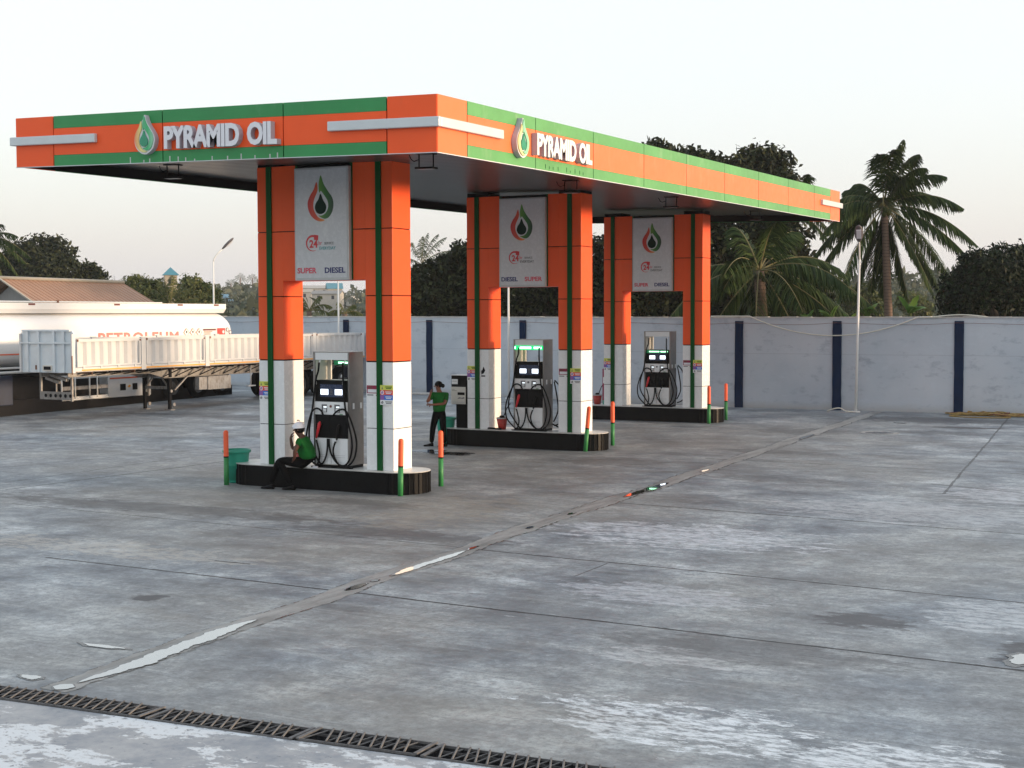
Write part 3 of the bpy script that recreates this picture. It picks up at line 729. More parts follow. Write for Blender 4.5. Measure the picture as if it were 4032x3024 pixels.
# silver accent bars wrapping the corners
def lbar(name, parts):
    b = MB()
    for a, c in parts: b.box(a, c, 'bar', .012)
    b.build(name, cn, sh)
z0, z1 = ZB + .375, ZB + .525
lbar('accent_bar', [((3.88, CY0 - .075, z0), (CX1 + .075, CY0, z1)), ((CX1, CY0 + .001, z0 + .001), (CX1 + .0745, -1.15, z1 - .001))])
lbar('accent_bar', [((CX0 - .075, CY0 - .075, z0), (-.98, CY0, z1)), ((CX0 - .0745, CY0 + .001, z0 + .001), (CX0, -1.15, z1 - .001))])
lbar('accent_bar', [((CX1, 17.9, z0), (CX1 + .075, CY1 + .075, z1)), ((3.8, CY1, z0 + .001), (CX1 - .001, CY1 + .0745, z1 - .001))])
# lettering and raised drop logo
FR = lambda x0, z0_: (lambda u, v, d: (x0 + u, CY0 - .001 - d, z0_ + v))
RI = lambda y0, z0_: (lambda u, v, d: (CX1 + .001 + d, y0 + u, z0_ + v))
text_obj('lettering', 'PYRAMID', FR(.60, 5.90), 1.58, .375, .11, 'letters', 'letters_s', cn, sh, .042, .94)
text_obj('lettering', 'OIL', FR(2.335, 5.90), .60, .375, .11, 'letters', 'letters_s', cn, sh, .042, .94)
text_obj('lettering', 'PYRAMID', RI(-.02, 5.915), 1.56, .375, .11, 'white_p', 'letters_s', cn, sh, .042, .94)
text_obj('lettering', 'OIL', RI(1.66, 5.915), .56, .375, .11, 'white_p', 'letters_s', cn, sh, .042, .94)
def smooth(pts, n=5, closed=True):
    P = [Vector((*p, 0)) for p in pts]; N = len(P); o = []
    for i in range(N):
        p0, p1, p2, p3 = P[(i - 1) % N], P[i], P[(i + 1) % N], P[(i + 2) % N]
        for k in range(n):
            t = k / n; q = .5 * ((2 * p1) + (-p0 + p2) * t + (2 * p0 - 5 * p1 + 4 * p2 - p3) * t * t + (-p0 + 3 * p1 - 3 * p2 + p3) * t ** 3)
            o.append((q.x, q.y))
    return o
GREEN = smooth([(.52, 1.0), (.62, .82), (.80, .64), (.94, .52), (1.0, .37), (.95, .20), (.82, .08), (.66, .045), (.50, .085), (.42, .12), (.58, .125), (.72, .19), (.80, .31), (.77, .44), (.66, .55), (.52, .66), (.46, .62), (.43, .76), (.46, .9)], 4)
REDF = smooth([(.34, .86), (.39, .74), (.37, .64), (.28, .52), (.22, .40), (.23, .27), (.32, .15), (.44, .07), (.66, .02), (.50, -.01), (.30, .03), (.12, .13), (.02, .27), (.0, .42), (.09, .56), (.24, .70)], 4)
DROP = smooth([(.50, .60), (.60, .46), (.70, .36), (.72, .28), (.66, .19), (.50, .15), (.35, .19), (.28, .29), (.32, .39), (.42, .48)], 4)
WHOLE = smooth([(.53, 1.04), (.66, .82), (.86, .64), (1.03, .46), (1.06, .30), (.95, .10), (.72, -.02), (.50, -.06), (.26, -.01), (.05, .12), (-.05, .32), (.0, .50), (.18, .68), (.34, .84), (.44, .94)], 4)
def sc(poly, w_, h_): return [(u * w_, v * h_) for u, v in poly]
def logo3d(fn, w_, h_):
    b = MB(); b.prism(sc(WHOLE, w_, h_), fn, 0, .10, 'letters', 'letters_s'); o = b.build('logo', cn, sh)
    for poly, m in ((GREEN, 'flame_g3'), (REDF, 'flame_y3'), (DROP, 'dropgreen')):
        b = MB(); b.prism(sc(poly, w_, h_), fn, .101, .12, m); b.build('flame' if m != 'dropgreen' else 'drop', o, sh)
logo3d(FR(-.03, 5.86), .40, .60)
logo3d(RI(-.74, 5.86), .40, .60)
# hanging floodlights
def flood(x, y, rot=0):
    zc = ZB + .20; b = MB()
    b.box((x - .15, y - .10, zc - .02), (x + .15, y + .10, zc), 'black')
    b.cyl((x - .14, y, zc - .02), (x - .14, y, zc - .24), .012, .012, 'black', 8); b.cyl((x + .14, y, zc - .02), (x + .14, y, zc - .24), .012, .012, 'black', 8)
    o = b.build('floodlight', cn, sh)
    b = MB(); b.box((x - .18, y - .09, zc - .265), (x + .18, y + .09, zc - .23), 'black', .012); b.build('lamp_body', o, sh)
    b = MB(); b.box((x - .15, y - .07, zc - .268), (x + .15, y + .07, zc - .2655), 'signframe'); b.build('lens', o, sh)
    b = MB(); b.tube([(x - .14, y, zc - .1), (x - .24, y, zc - .13), (x - .30, y, zc - .09), (x - .33, y, zc - .02)], .008, 'black', 6); b.build('cable', o, sh)
for (x, y) in ((-1.4, -.75), (4.4, -1.1), (4.1, 5.2), (4.1, 10.9), (4.1, 17.4), (-1.4, 5.6), (-1.4, 11.5), (-1.4, 17.4)): flood(x, y)

# ================================================================== ISLANDS, PORTALS
GAP, W_, D_, SP = 2.4315, .5827, .62, 8.0394
def island(i, label):
    y0 = i * SP; z = gz(y0 + .3); rt = root('pump_island', (1.4, y0 + .31, z), label, 'pump island', 'raised pump islands')
    xa, xb, ya, yb = (-.70, 3.52, -.20, .83)
    rl = (yb - ya) / 2
    def outline(off):
        P = []; r_ = rl - off
        for k in range(17): a = -math.pi / 2 + math.pi * k / 16; P.append((xb - rl + r_ * math.cos(a), (ya + yb) / 2 + r_ * math.sin(a)))
        for k in range(17): a = math.pi / 2 + math.pi * k / 16; P.append((xa + rl + r_ * math.cos(a), (ya + yb) / 2 + r_ * math.sin(a)))
        return P
    b = MB(); b.prism(outline(.012), lambda u, v, d: (u, v + y0, z + d), -.25, .385, 'kerb', cap0=False)
    for (u, v) in outline(.010): b.cyl((u, v + y0, z - .02), (u, v + y0, z + .38), .012, .012, 'kerb', 6, caps=False)
    b.build('kerb', rt)
    b = MB(); b.prism(outline(0), lambda u, v, d: (u, v + y0, z + d), .386, .40, 'kerbtop', 'coping'); b.build('island_top', rt)
    return rt
island(0, 'nearest raised black-sided pump island, where the attendant in the white cap sits')
island(1, 'middle raised black-sided pump island with a card terminal at its left end')
island(2, 'farthest raised black-sided pump island, in front of the boundary wall')
ZA = [2.389, 2.389, 2.389]; ZJ = (3.588, 4.801); ZL = 3.885; ZT = 6.02
def sticker(rt, x, y, z, kind):
    b = MB(); q = lambda x0, z0_, x1, z1_, m, k=1: b.box((x + x0, y - .002 - .0015 * k, z + z0_), (x + x1, y - .0015 * (k - 1) - .0005, z + z1_), m)
    if kind == 'safety':
        for j, m in enumerate(('olive', 'stk_red', 'stk_blue', 'white_p')):
            q(0, -.09 * (j + 1) + .002, .27, -.09 * j, m)
        q(0, -.268, .085, -.182, 'stk_purple', 2)
        for j in (1, 3):
            b.prism([(x + .045 + .038 * math.cos(a), z - .09 * j - .045 + .038 * math.sin(a)) for a in [2 * math.pi * k / 20 for k in range(20)]], lambda u, v, d: (u, y - d, v), .001, .006, 'white_p')
            b.prism([(x + .045 + .025 * math.cos(a), z - .09 * j - .045 + .025 * math.sin(a)) for a in [2 * math.pi * k / 20 for k in range(20)]], lambda u, v, d: (u, y - d, v), .001, .0075, 'stk_purple' if j == 1 else 'greyink')
            b.bar((x + .02, y - .009, z - .09 * j - .02), (x + .07, y - .009, z - .09 * j - .07), .008, .003, 'white_p')
        b.prism([(x + .03, z - .075), (x + .06, z - .075), (x + .045, z - .02)], lambda u, v, d: (u, y - d, v), .001, .006, 'greyink')
        for j, m in enumerate(('green_s', 'white_p', 'white_p', 'greyink')):
            q(.11, -.09 * j - .040, .25, -.09 * j - .025, m, 2); q(.125, -.09 * j - .066, .235, -.09 * j - .052, m, 2)
    else:
        q(0, -.145, .30, 0, 'maroon'); q(.02, -.13, .26, -.07, 'letters', 2); q(.02, -.055, .12, -.02, 'lips', 2); q(-.008, -.20, .285, -.15, 'white_p')
        q(.01, -.185, .14, -.165, 'greyink', 2); q(.20, -.19, .225, -.165, 'lips', 2); q(.24, -.19, .262, -.165, 'greyink', 2)
    b.build('sticker', rt)
def portal(i, label, swap):
    y0 = i * SP; zb = gz(y0 + .3) + .40; ZAi = 2.389 + (0, .02, -.035)[i]
    rt = root('portal', (1.5, y0 + .31, zb), label, 'portal', 'twin pillar portals carrying the canopy')
    zj = (ZJ[0], ZJ[1])
    for q in (0, 1):
        x0 = q * GAP; x1 = x0 + W_
        b = MB()                                          # dark core seen in the joints
        b.box((x0 + .012, y0 + .012, zb), (x1 - .012, y0 + D_ - .012, ZT + .1), 'seam'); b.build('core', rt)
        zf = 1.171 + (0, .05, .02)[i]
        b = MB()
        segs = [(zb + .002, zf - .006), (zf + .006, ZAi - .012)]
        for (a, c) in segs: b.box((x0, y0, a), (x1, y0 + D_, c), 'white_c', .004)
        b.build('white_cladding', rt)
        b = MB()
        for (a, c) in ((ZAi + .012, zj[0] - .008), (zj[0] + .008, zj[1] - .008), (zj[1] + .008, ZT)): b.box((x0, y0, a), (x1, y0 + D_, c), 'orange', .004)
        b.build('orange_cladding', rt)
        xs_ = (.223, .338) if q == 0 else (2.672, 2.785)
        b = MB(); b.box((xs_[0], y0 - .030, zb + .003), (xs_[1], y0 + .001, ZT), 'green_s'); b.build('green_stripe', rt)
    # lintel shoulders between the pillars
    xl, xr = W_, GAP
    b = MB()
    b.box((xl + .001, y0 + .004, ZL), (xr - .001, y0 + D_ - .004, ZT), 'seam'); b.build('lintel_core', rt)
    b = MB()
    for (a, c) in ((ZL + .0, zj[1] - .008), (zj[1] + .008, ZT)):
        b.box((xl + .0, y0 - .0, a + .001), (.885, y0 + .0035, c), 'orange'); b.box((2.17, y0 - .0, a + .001), (xr, y0 + .0035, c), 'orange')
        b.box((xl, y0 + D_ - .0035, a + .001), (xr, y0 + D_, c), 'orange')
    b.box((xl + .002, y0 + .001, ZL - .004), (xr - .002, y0 + D_ - .001, ZL + .0005), 'orange')
    b.build('lintel_cladding', rt)
    for xa_, xb_ in ((.885, .94), (2.112, 2.17)):
        b = MB(); b.box((xa_, y0 - .004, ZL), (xb_, y0 + .0035, ZT), 'green_s'); b.build('green_stripe', rt)
    # light-box sign
    b = MB(); b.box((.932, y0 - .10, 3.875), (2.145, y0 - .004, 5.955), 'signframe', .012); sg = b.build('sign_box', rt)
    b = MB(); b.box((.972, y0 - .106, 3.925), (2.105, y0 - .098, 5.915), 'sign'); b.build('sign_face', sg)
    ys = y0 - .107
    fn = lambda x0_, z0_: (lambda u, v, d: (x0_ + u, ys - d, z0_ + v))
    lw, lh = .574, .835
    for nm, poly, m in (('flame', REDF, 'flame_r'), ('flame', GREEN, 'flame_g'), ('drop', DROP, 'dropdark')):
        b = MB(); b.prism(sc(poly, lw, lh), fn(1.243, 4.966), 0, .003, m); b.build(nm, sg)
    # 24 hr service ring with arrow head
    b = MB(); R1, R2_ = .15, .125; cxr, czr = 1.345, 4.565; A = []; B2 = []
    for k in range(40):
        a = R(62) + R(238) * k / 39; wd = .040 * (1 - k / 39) ** .8 + .004
        A.append((cxr + R1 * math.cos(a), czr + R1 * math.sin(a))); B2.append((cxr + (R1 - wd) * math.cos(a), czr + (R1 - wd) * math.sin(a)))
    b.prism(A + B2[::-1], lambda u, v, d: (u, ys - d, v), 0, .003, 'red')
    b.prism([(1.38, 4.72), (1.475, 4.705), (1.465, 4.61), (1.375, 4.625)], lambda u, v, d: (u, ys - d, v), 0, .0035, 'red'); b.build('ring_arrow', sg)
    text_obj('lettering', '24', fn(1.272, 4.478), .185, .145, .003, 'red', 'red', sg, bold=.03)
    text_obj('lettering', 'hr', fn(1.478, 4.528), .075, .075, .003, 'pinkred', 'pinkred', sg, bold=.0)
    text_obj('lettering', 'SERVICE', fn(1.605, 4.532), .21, .045, .003, 'greyink', 'greyink', sg, bold=.0)
    text_obj('lettering', 'EVERYDAY', fn(1.497, 4.438), .36, .058, .003, 'teal' if i == 0 else 'greyink', 'teal' if i == 0 else 'greyink', sg, bold=.012)
    a_, c_ = (('SUPER', 'pinkred'), ('DIESEL', 'navy')) if not swap else (('DIESEL', 'navy'), ('SUPER', 'pinkred'))
    text_obj('lettering', a_[0], fn(.995, 4.008), .435, .105, .003, a_[1], a_[1], sg, bold=.03)
    text_obj('lettering', c_[0], fn(1.612, 4.008), .455, .105, .003, c_[1], c_[1], sg, bold=.03)
    sz = (0, .02, -.03)[i]
    sticker(rt, .0, y0, 1.982 + sz, 'safety'); sticker(rt, 2.755, y0 - .031, 1.967 + sz, 'safety'); sticker(rt, 2.446, y0 - .0, 1.955 + sz, 'maroon')
    if i == 1:
        b = MB(); zz = 1.80
        b.prism([(.39, zz), (.45, zz + .03), (.49, zz + .10), (.445, zz + .19), (.42, zz + .12), (.38, zz + .08)], lambda u, v, d: (u, y0 - d, v), .001, .004, 'seam')
        b.box((.385, y0 - .004, zz - .05), (.49, y0 - .001, zz - .02), 'seam'); b.build('flame_sticker', rt)
    return rt
portal(0, 'nearest orange and white pillar portal, sign reading SUPER then DIESEL, beside the seated attendant', False)
portal(1, 'middle portal of twin orange and white pillars, its sign reading DIESEL then SUPER', True)
portal(2, 'farthest portal of twin orange and white pillars, nearest the boundary wall', False)
# ================================================================== DISPENSERS
def cr(pts, n=6):
    P = [Vector(p) for p in pts]; o = []
    for i in range(len(P) - 1):
        p0, p1, p2, p3 = P[max(0, i - 1)], P[i], P[i + 1], P[min(len(P) - 1, i + 2)]
        for k in range(n):
            t = k / n; o.append(.5 * ((2 * p1) + (-p0 + p2) * t + (2 * p0 - 5 * p1 + 4 * p2 - p3) * t * t + (-p0 + 3 * p1 - 3 * p2 + p3) * t ** 3))
    o.append(P[-1]); return o
def nozzle(rt, y, p, top, m, zz, y0):
    (x, z), (x2, z2) = p, top
    b = MB(); A = Vector((x, y, z + zz)); B_ = Vector((x2, y, z2 + zz)); d = (B_ - A).normalized(); L = (B_ - A).length
    b.tube([A, A + d * L * .35, A + d * L * .62, A + d * L * .86, B_], [.016, .026, .030, .034, .014], m, 10)
    b.build('nozzle', rt)
def dispenser(i, label):
    y0 = i * SP; zz = gz(y0 + .3) + .40 - .403; rt = root('fuel_dispenser', (1.65, y0 + .23, zz + .403), label, 'fuel dispenser', 'fuel dispensers between the pillars')
    x0, x1, ya, yb = 1.25, 2.06, y0, y0 + .465
    Bx = lambda b, a, c, m, bev=0: b.box((a[0], y0 + a[1], a[2] + zz), (c[0], y0 + c[1], c[2] + zz), m, bev)
    b = MB(); Bx(b, (x0 + .01, .012, .403), (x1 - .01, .455, .455), 'black'); Bx(b, (x0 - .03, -.05, .403), (x1 + .06, .012, .425), 'black'); b.build('plinth', rt)
    for (a, c) in ((x0, x0 + .045), (x1 - .035, x1)):
        b = MB(); Bx(b, (a, 0, .455), (c, .465, 2.54), 'steel', .006); b.build('side_panel', rt)
    b = MB(); Bx(b, (x0 + .046, .004, 2.405), (x1 - .036, .461, 2.55), 'white_p', .006); Bx(b, (x0, .0, 2.541), (x1, .465, 2.556), 'steel'); b.build('header', rt)
    # body
    b = MB(); Bx(b, (x0 + .046, .012, .456), (x1 - .036, .453, 2.025), 'beige'); b.build('cabinet', rt)
    b = MB()                                                    # inner left cheek seen through the open head
    Bx(b, (x0 + .046, .02, 2.03), (x0 + .052, .445, 2.40), 'beige'); Bx(b, (x0 + .046, .40, 2.03), (x0 + .12, .44, 2.40), 'beige'); b.build('head_lining', rt)
    if i == 0:
        b = MB(); Bx(b, (1.63, .42, 2.07), (2.02, .44, 2.28), 'glass'); b.build('rear_screen', rt)
    b = MB(); Bx(b, (1.30, -.014, 1.635), (2.022, .011, 2.035), 'black', .01); dp = b.build('display_panel', rt)
    b = MB(); Bx(b, (1.42, -.018, 1.72), (1.93, -.0145, 1.955), 'panelblue', 0); b.build('display_glass', dp)
    for (a, c) in ((1.432, 1.602), (1.752, 1.915)):
        b = MB(); Bx(b, (a, -.022, 1.762), (c, -.0185, 1.865), 'screen'); b.build('screen', dp)
    b = MB()
    for k in range(4): Bx(b, (1.645, -.0215, 1.765 + k * .028), (1.70, -.0185, 1.780 + k * .028), 'greyink')
    b.build('display_marks', dp); b = MB()
    for k in range(2): Bx(b, (1.80 + k * .06, -.0215, 1.735), (1.84 + k * .06, -.0185, 1.750), 'greyink')
    b.build('display_buttons', dp)
    b = MB(); Bx(b, (1.298, -.030, 1.392), (2.020, .011, 1.630), 'white_p', .008); kp = b.build('keypad_panel', rt)
    for a in (1.462, 1.746):
        b = MB(); Bx(b, (a, -.034, 1.438), (a + .118, -.0305, 1.582), 'greyink'); Bx(b, (a + .03, -.040, 1.445), (a + .10, -.0345, 1.505), 'white_p', .002); b.build('keypad', kp)
        b = MB(); Bx(b, (a + .042, -.040, 1.520), (a + .112, -.0345, 1.550), 'screen2'); b.build('small_screen', kp)
    b = MB(); b.cyl((1.663, y0 - .031, zz + 1.548), (1.663, y0 - .036, zz + 1.548), .025, .025, 'lips' if i == 0 else 'greyink', 16); b.build('round_badge', kp)
    b = MB(); Bx(b, (1.44, -.0335, 1.402), (1.48, -.0305, 1.412), 'lips'); Bx(b, (1.86, -.0335, 1.398), (1.93, -.0305, 1.412), 'bollard_g'); b.build('fuel_tag', kp)
    b = MB(); Bx(b, (1.297, -.008, .956), (2.020, .011, 1.388), 'black'); Bx(b, (1.33, -.016, .99), (1.62, -.009, 1.35), 'rubber', .004); Bx(b, (1.70, -.016, .99), (1.99, -.009, 1.35), 'rubber', .004); b.build('nozzle_holster', rt)
    b = MB(); Bx(b, (1.300, -.010, .472), (1.640, .011, .952), 'white_p', .004); Bx(b, (1.652, -.010, .472), (2.018, .011, .952), 'white_p', .004)
    for k in (0, 1): Bx(b, (1.36, -.0115, .60 + k * .035), (1.96, -.0105, .606 + k * .035), 'signframe')
    b.build('lower_panel', rt)
    for (ys, a) in ((.10, .05), (.34, .06)):
        b = MB(); b.box((x1 + .001, y0 + ys, zz + 1.50), (x1 + .012, y0 + ys + a, zz + 1.61), 'white_p', .003); b.build('side_socket', rt)
    # green running text
    if i == 0: z1, z2, yy_, m1, m2 = 2.30, 2.385, .44, 'led_dim', 'led_text'; xa, xb = 1.42, 2.01
    elif i == 1: z1, z2, yy_, m1, m2 = 2.31, 2.41, -.006, 'led', 'led_text'; xa, xb = 1.285, 2.035
    else: z1, z2, yy_, m1, m2 = 1.935, 2.02, -.0185, 'led_dim', 'led_text'; xa, xb = 1.305, 2.0
    b = MB(); b.box((xa, y0 + yy_ - .006, z1 + zz), (xb, y0 + yy_, z2 + zz), m1); ld = b.build('led_strip', rt)
    b = MB(); zc = (z1 + z2) / 2; x = xa + (xb - xa) * .17; hh = .016 if i != 1 else .027
    while x < xb - .03:
        wd = random.choice((.018, .024, .030))
        if not (.60 < (x - xa) / (xb - xa) < .64): b.box((x, y0 + yy_ - .009, zc - hh + zz), (min(x + wd, xb), y0 + yy_ - .0065, zc + hh + zz), m2)
        x += wd + .006
    if i == 1: b.box((xa + .008, y0 + yy_ - .009, zc - .03 + zz), (xa + .035, y0 + yy_ - .0065, zc + .03 + zz), m2)
    b.build('led_text', ld)
    # hoses
    def hose(pts, yf):
        n = len(pts); q = [(x, y0 + (yf if not hasattr(yf, '__len__') else yf[0] + (yf[1] - yf[0]) * k / (n - 1)), z + zz) for k, (x, z) in enumerate(pts)]
        b = MB(); b.tube(cr(q, 6), .0175, 'rubber', 8); b.build('hose', rt)
    for (hx, tx) in ((1.40, 1.33), (1.955, 1.945)):
        b = MB(); b.tube([(hx + .03, y0 - .02, 2.40 + zz), (hx + .02, y0 - .04, 2.34 + zz)], .012, 'white_p', 8)
        b.tube([(hx - .03, y0 - .045, 2.14 + zz), (hx - .04, y0 - .045, 2.09 + zz)], .014, 'white_p', 8); b.tube([(tx, y0 - .03, 2.01 + zz), (tx, y0 - .03, 1.95 + zz)], .018, 'white_p', 8); b.build('hose_clip', rt)
    wl_, wr_ = ((1.0, 1.0), (1.35, 1.0), (1.30, 1.1))[i]
    L_ = lambda x: 1.3 - (1.3 - x) * wl_ if x < 1.3 else x
    Rr = lambda x: 2.03 + (x - 2.03) * wr_ if x > 2.03 else x
    hose([(1.43, 2.36), (1.41, 2.2), (1.37, 2.1), (1.34, 1.95), (1.31, 1.75), (1.27, 1.5), (L_(1.22), 1.25), (L_(1.19), 1.05), (L_(1.21), .85), (1.33, .62), (1.46, .475), (1.56, .60), (1.60, .78), (1.605, .95)], -.06)
    hose([(1.53, 1.385), (1.49, 1.46), (1.41, 1.505), (1.33, 1.49), (1.26, 1.41), (L_(1.19), 1.2), (L_(1.14), .95), (L_(1.16), .70), (1.27, .52), (1.38, .46), (1.44, .62), (1.41, .78), (1.37, .92)], -.085)
    hose([(1.96, 2.36), (1.96, 2.15), (1.97, 1.95), (1.98, 1.75), (2.01, 1.5), (Rr(2.07), 1.25), (Rr(2.13), 1.02), (Rr(2.15), .80), (Rr(2.09), .58), (1.97, .46), (1.82, .50), (1.70, .64), (1.645, .80), (1.635, .95)], -.06)
    hose([(1.76, 1.385), (1.82, 1.45), (1.92, 1.50), (2.02, 1.49), (Rr(2.12), 1.36), (Rr(2.22), 1.12), (Rr(2.27), .88), (Rr(2.22), .62), (Rr(2.08), .47), (1.90, .47), (1.79, .58), (1.75, .74), (1.80, .90)], -.09)
    if i: hose([(2.08, 1.55), (2.12, 1.35), (2.17, 1.05), (2.17, .85), (2.10, .68), (2.05, .60)], (.50, .52)); hose([(2.08, 1.58), (2.20, 1.45), (2.30, 1.2), (2.36, 1.0), (2.36, .72), (2.18, .55), (2.05, .50)], (.52, .56))
    if i == 1: hose([(2.08, .55), (2.25, .46), (2.40, .43), (2.6, .425)], (.40, .66))
    nozzle(rt, y0 - .05, (1.345, .95), (1.43, 1.26), 'red', zz, y0); nozzle(rt, y0 - .05, (1.80, .93), (1.86, 1.22), 'black', zz, y0)
    b = MB(); b.tube([(1.33, y0 - .05, .90 + zz), (1.345, y0 - .05, .96 + zz)], .013, 'signframe', 8); b.tube([(1.79, y0 - .05, .87 + zz), (1.80, y0 - .05, .94 + zz)], .014, 'signframe', 8); b.build('hose_coupling', rt)
dispenser(0, 'fuel dispenser in the nearest portal with faint green strip, next to the seated attendant')
dispenser(1, 'fuel dispenser in the middle portal with a bright green glowing strip under its header')
dispenser(2, 'fuel dispenser in the farthest portal with green text directly above its screens')

# ================================================================== SMALL THINGS
def bollard(x, y, h, label, lean=0):
    z = gz(y); rt = root('bollard', (x, y, z), label, 'bollard', 'orange and green bollards round the islands')
    t = Vector((x + lean, y, z + h)); p = Vector((x, y, z)); m = p.lerp(t, .50); m2 = p.lerp(t, .525); r_ = .048
    b = MB(); b.cyl(p - Vector((0, 0, .03)), m, r_, r_, 'bollard_g', 18); b.build('green_post', rt)
    b = MB(); b.cyl(m, m2, r_ + .001, r_ + .001, 'black', 18); b.build('band', rt)
    b = MB(); b.cyl(m2, p.lerp(t, .955), r_, r_, 'bollard_o', 18, caps=False)
    b.lathe([(r_, 0), (r_ * .93, .02), (r_ * .7, .036), (r_ * .35, .045), (.0005, .047)], 'bollard_o', p.lerp(t, .955), 18); b.build('orange_cap', rt)
bollard(-.58, -.30, 1.05, 'bollard in front of the green bin at the nearest island')
bollard(3.29, -.22, 1.03, 'bollard at the front right corner of the nearest island, before its white pillar', .02)
bollard(3.27, 1.24, 1.05, 'bollard standing free behind the nearest island, below the standing attendant')
bollard(3.20, 7.86, 1.04, 'leaning bollard at the front right corner of the middle island', .10)
bollard(3.23, 9.35, 1.05, 'bollard standing free behind the right end of the middle island')
bollard(3.31, 15.82, 1.05, 'bollard at the front right corner of the farthest island')
bollard(3.35, 17.13, 1.05, 'bollard standing free at the far right, nearest the boundary wall')
def bin_(x, y, s, label, lidded=False):
    z = gz(y) + .002; rt = root('waste_bin', (x, y, z), label, 'waste bin', 'green plastic bins')
    b = MB(); b.lathe([(.001, .03), (.235 * s, .0), (.245 * s, .03), (.27 * s, .25), (.31 * s, .56), (.325 * s, .60), (.335 * s, .63), (.325 * s, .635), (.31 * s, .60), (.25 * s, .05), (.001, .05)], 'bin', (x, y, z), 36); b.build('body', rt)
    b = MB(); b.lathe([(.318 * s, .575), (.352 * s, .58), (.358 * s, .605), (.352 * s, .63), (.335 * s, .637), (.318 * s, .63)], 'bin', (x, y, z), 36); b.build('rim', rt)
    b = MB(); b.lathe([(.001, .40), (.28 * s, .42), (.29 * s, .44)], 'black', (x, y, z), 24); b.build('liner', rt)
bin_(-.66, .12, .77, 'turquoise green waste bin at the left end of the nearest island')
bin_(-.70, 8.2, .72, 'green waste bin partly hidden behind the standing attendant')
def bucket(x, y, z, s, label, m='bucket', mop=False):
    rt = root('bucket', (x, y, z), label, 'bucket', 'red buckets on the pump islands')
    b = MB(); b.lathe([(.001, .0), (.085 * s, .0), (.125 * s, .27), (.115 * s, .27), (.08 * s, .02), (.001, .02)], m, (x, y, z), 24); b.build('body', rt)
    b = MB(); b.lathe([(.122 * s, .255), (.134 * s, .262), (.132 * s, .285), (.118 * s, .28)], 'signframe', (x, y, z), 24); b.build('rim', rt)
    if mop:
        b = MB(); b.lathe([(.001, .34), (.05, .33), (.07, .30), (.04, .27), (.001, .26)], 'black', (x, y, z), 12); b.tube([(x + .04, y, z + .3), (x + .10, y + .05, z + .50), (x + .17, y + .1, z + .62)], .012, 'rubber', 6); b.build('sponge_wiper', rt)
zt = [gz(i * SP + .3) + .401 for i in range(3)]
bucket(.93, -.0 + .05, zt[0], 1.0, 'red bucket on the nearest island behind the seated attendant')
bucket(.90, SP + .08, zt[1], 1.05, 'red bucket with a wiper beside the middle dispenser', mop=True)
bucket(-.36, 2 * SP + .34, zt[2], 1.1, 'red bucket at the left end of the farthest island', mop=True)
rt = root('fire_extinguisher', (-.13, 2 * SP + .36, zt[2]), 'tall red fire stand beside the left pillar of the farthest portal', 'fire stand')
b = MB(); b.box((-.19, 2 * SP + .30, zt[2] + .12), (-.09, 2 * SP + .42, zt[2] + 1.05), 'maroon', .02); b.build('red_panel', rt)
b = MB(); b.box((-.18, 2 * SP + .31, zt[2]), (-.10, 2 * SP + .41, zt[2] + .12), 'bin', .005); b.build('green_foot', rt)
b = MB(); b.box((-.16, 2 * SP + .294, zt[2] + .62), (-.12, 2 * SP + .299, zt[2] + .80), 'white_p'); b.build('white_label', rt)
# card terminal
rt = root('card_terminal', (-.22, SP + .14, zt[1]), 'black and white card payment terminal left of the middle portal', 'terminal')
b = MB(); b.box((-.34, SP + .04, zt[1]), (-.012, SP + .30, zt[1] + .60), 'black', .01); b.build('pedestal', rt)
b = MB(); b.box((-.45, SP + .0, zt[1] + .57), (-.012, SP + .34, zt[1] + 1.27), 'black', .012); b.box((-.455, SP - .005, zt[1] + 1.27), (-.010, SP + .345, zt[1] + 1.285), 'white_p', 0); hd = b.build('head', rt)
b = MB(); b.box((-.445, SP - .022, zt[1] + .58), (-.045, SP - .001, zt[1] + .995), 'beige', .006); fp = b.build('front_panel', rt)
b = MB(); b.box((-.26, SP - .026, zt[1] + .80), (-.065, SP - .0225, zt[1] + .865), 'black'); b.build('slot', fp)
b = MB(); b.box((-.43, SP - .012, zt[1] + 1.06), (-.265, SP - .001, zt[1] + 1.18), 'white_p', .003)
b.box((-.415, SP - .014, zt[1] + 1.12), (-.29, SP - .0122, zt[1] + 1.145), 'signframe'); b.build('paper_notice', rt)
b = MB()
for k in range(2): b.box((-.42, SP - .025, zt[1] + .90 + .02 * k), (-.28 - .06 * (k == 1), SP - .0225, zt[1] + .908 + .02 * k), 'steel')
b.prism(smooth([(-.255, 0), (-.20, .018), (-.15, .008), (-.09, .022), (-.07, .0), (-.12, -.012), (-.19, -.008), (-.24, -.016)], 4), lambda u, v, d: (u, SP - .0225 - d, zt[1] + .725 + v), 0, .002, 'greyink')
for k in range(10): b.box((-.40 + .034 * k, SP - .025, zt[1] + .60), (-.385 + .034 * k, SP - .0225, zt[1] + (.645 if k % 3 else .635)), 'signframe')
b.build('printed_marks', fp)
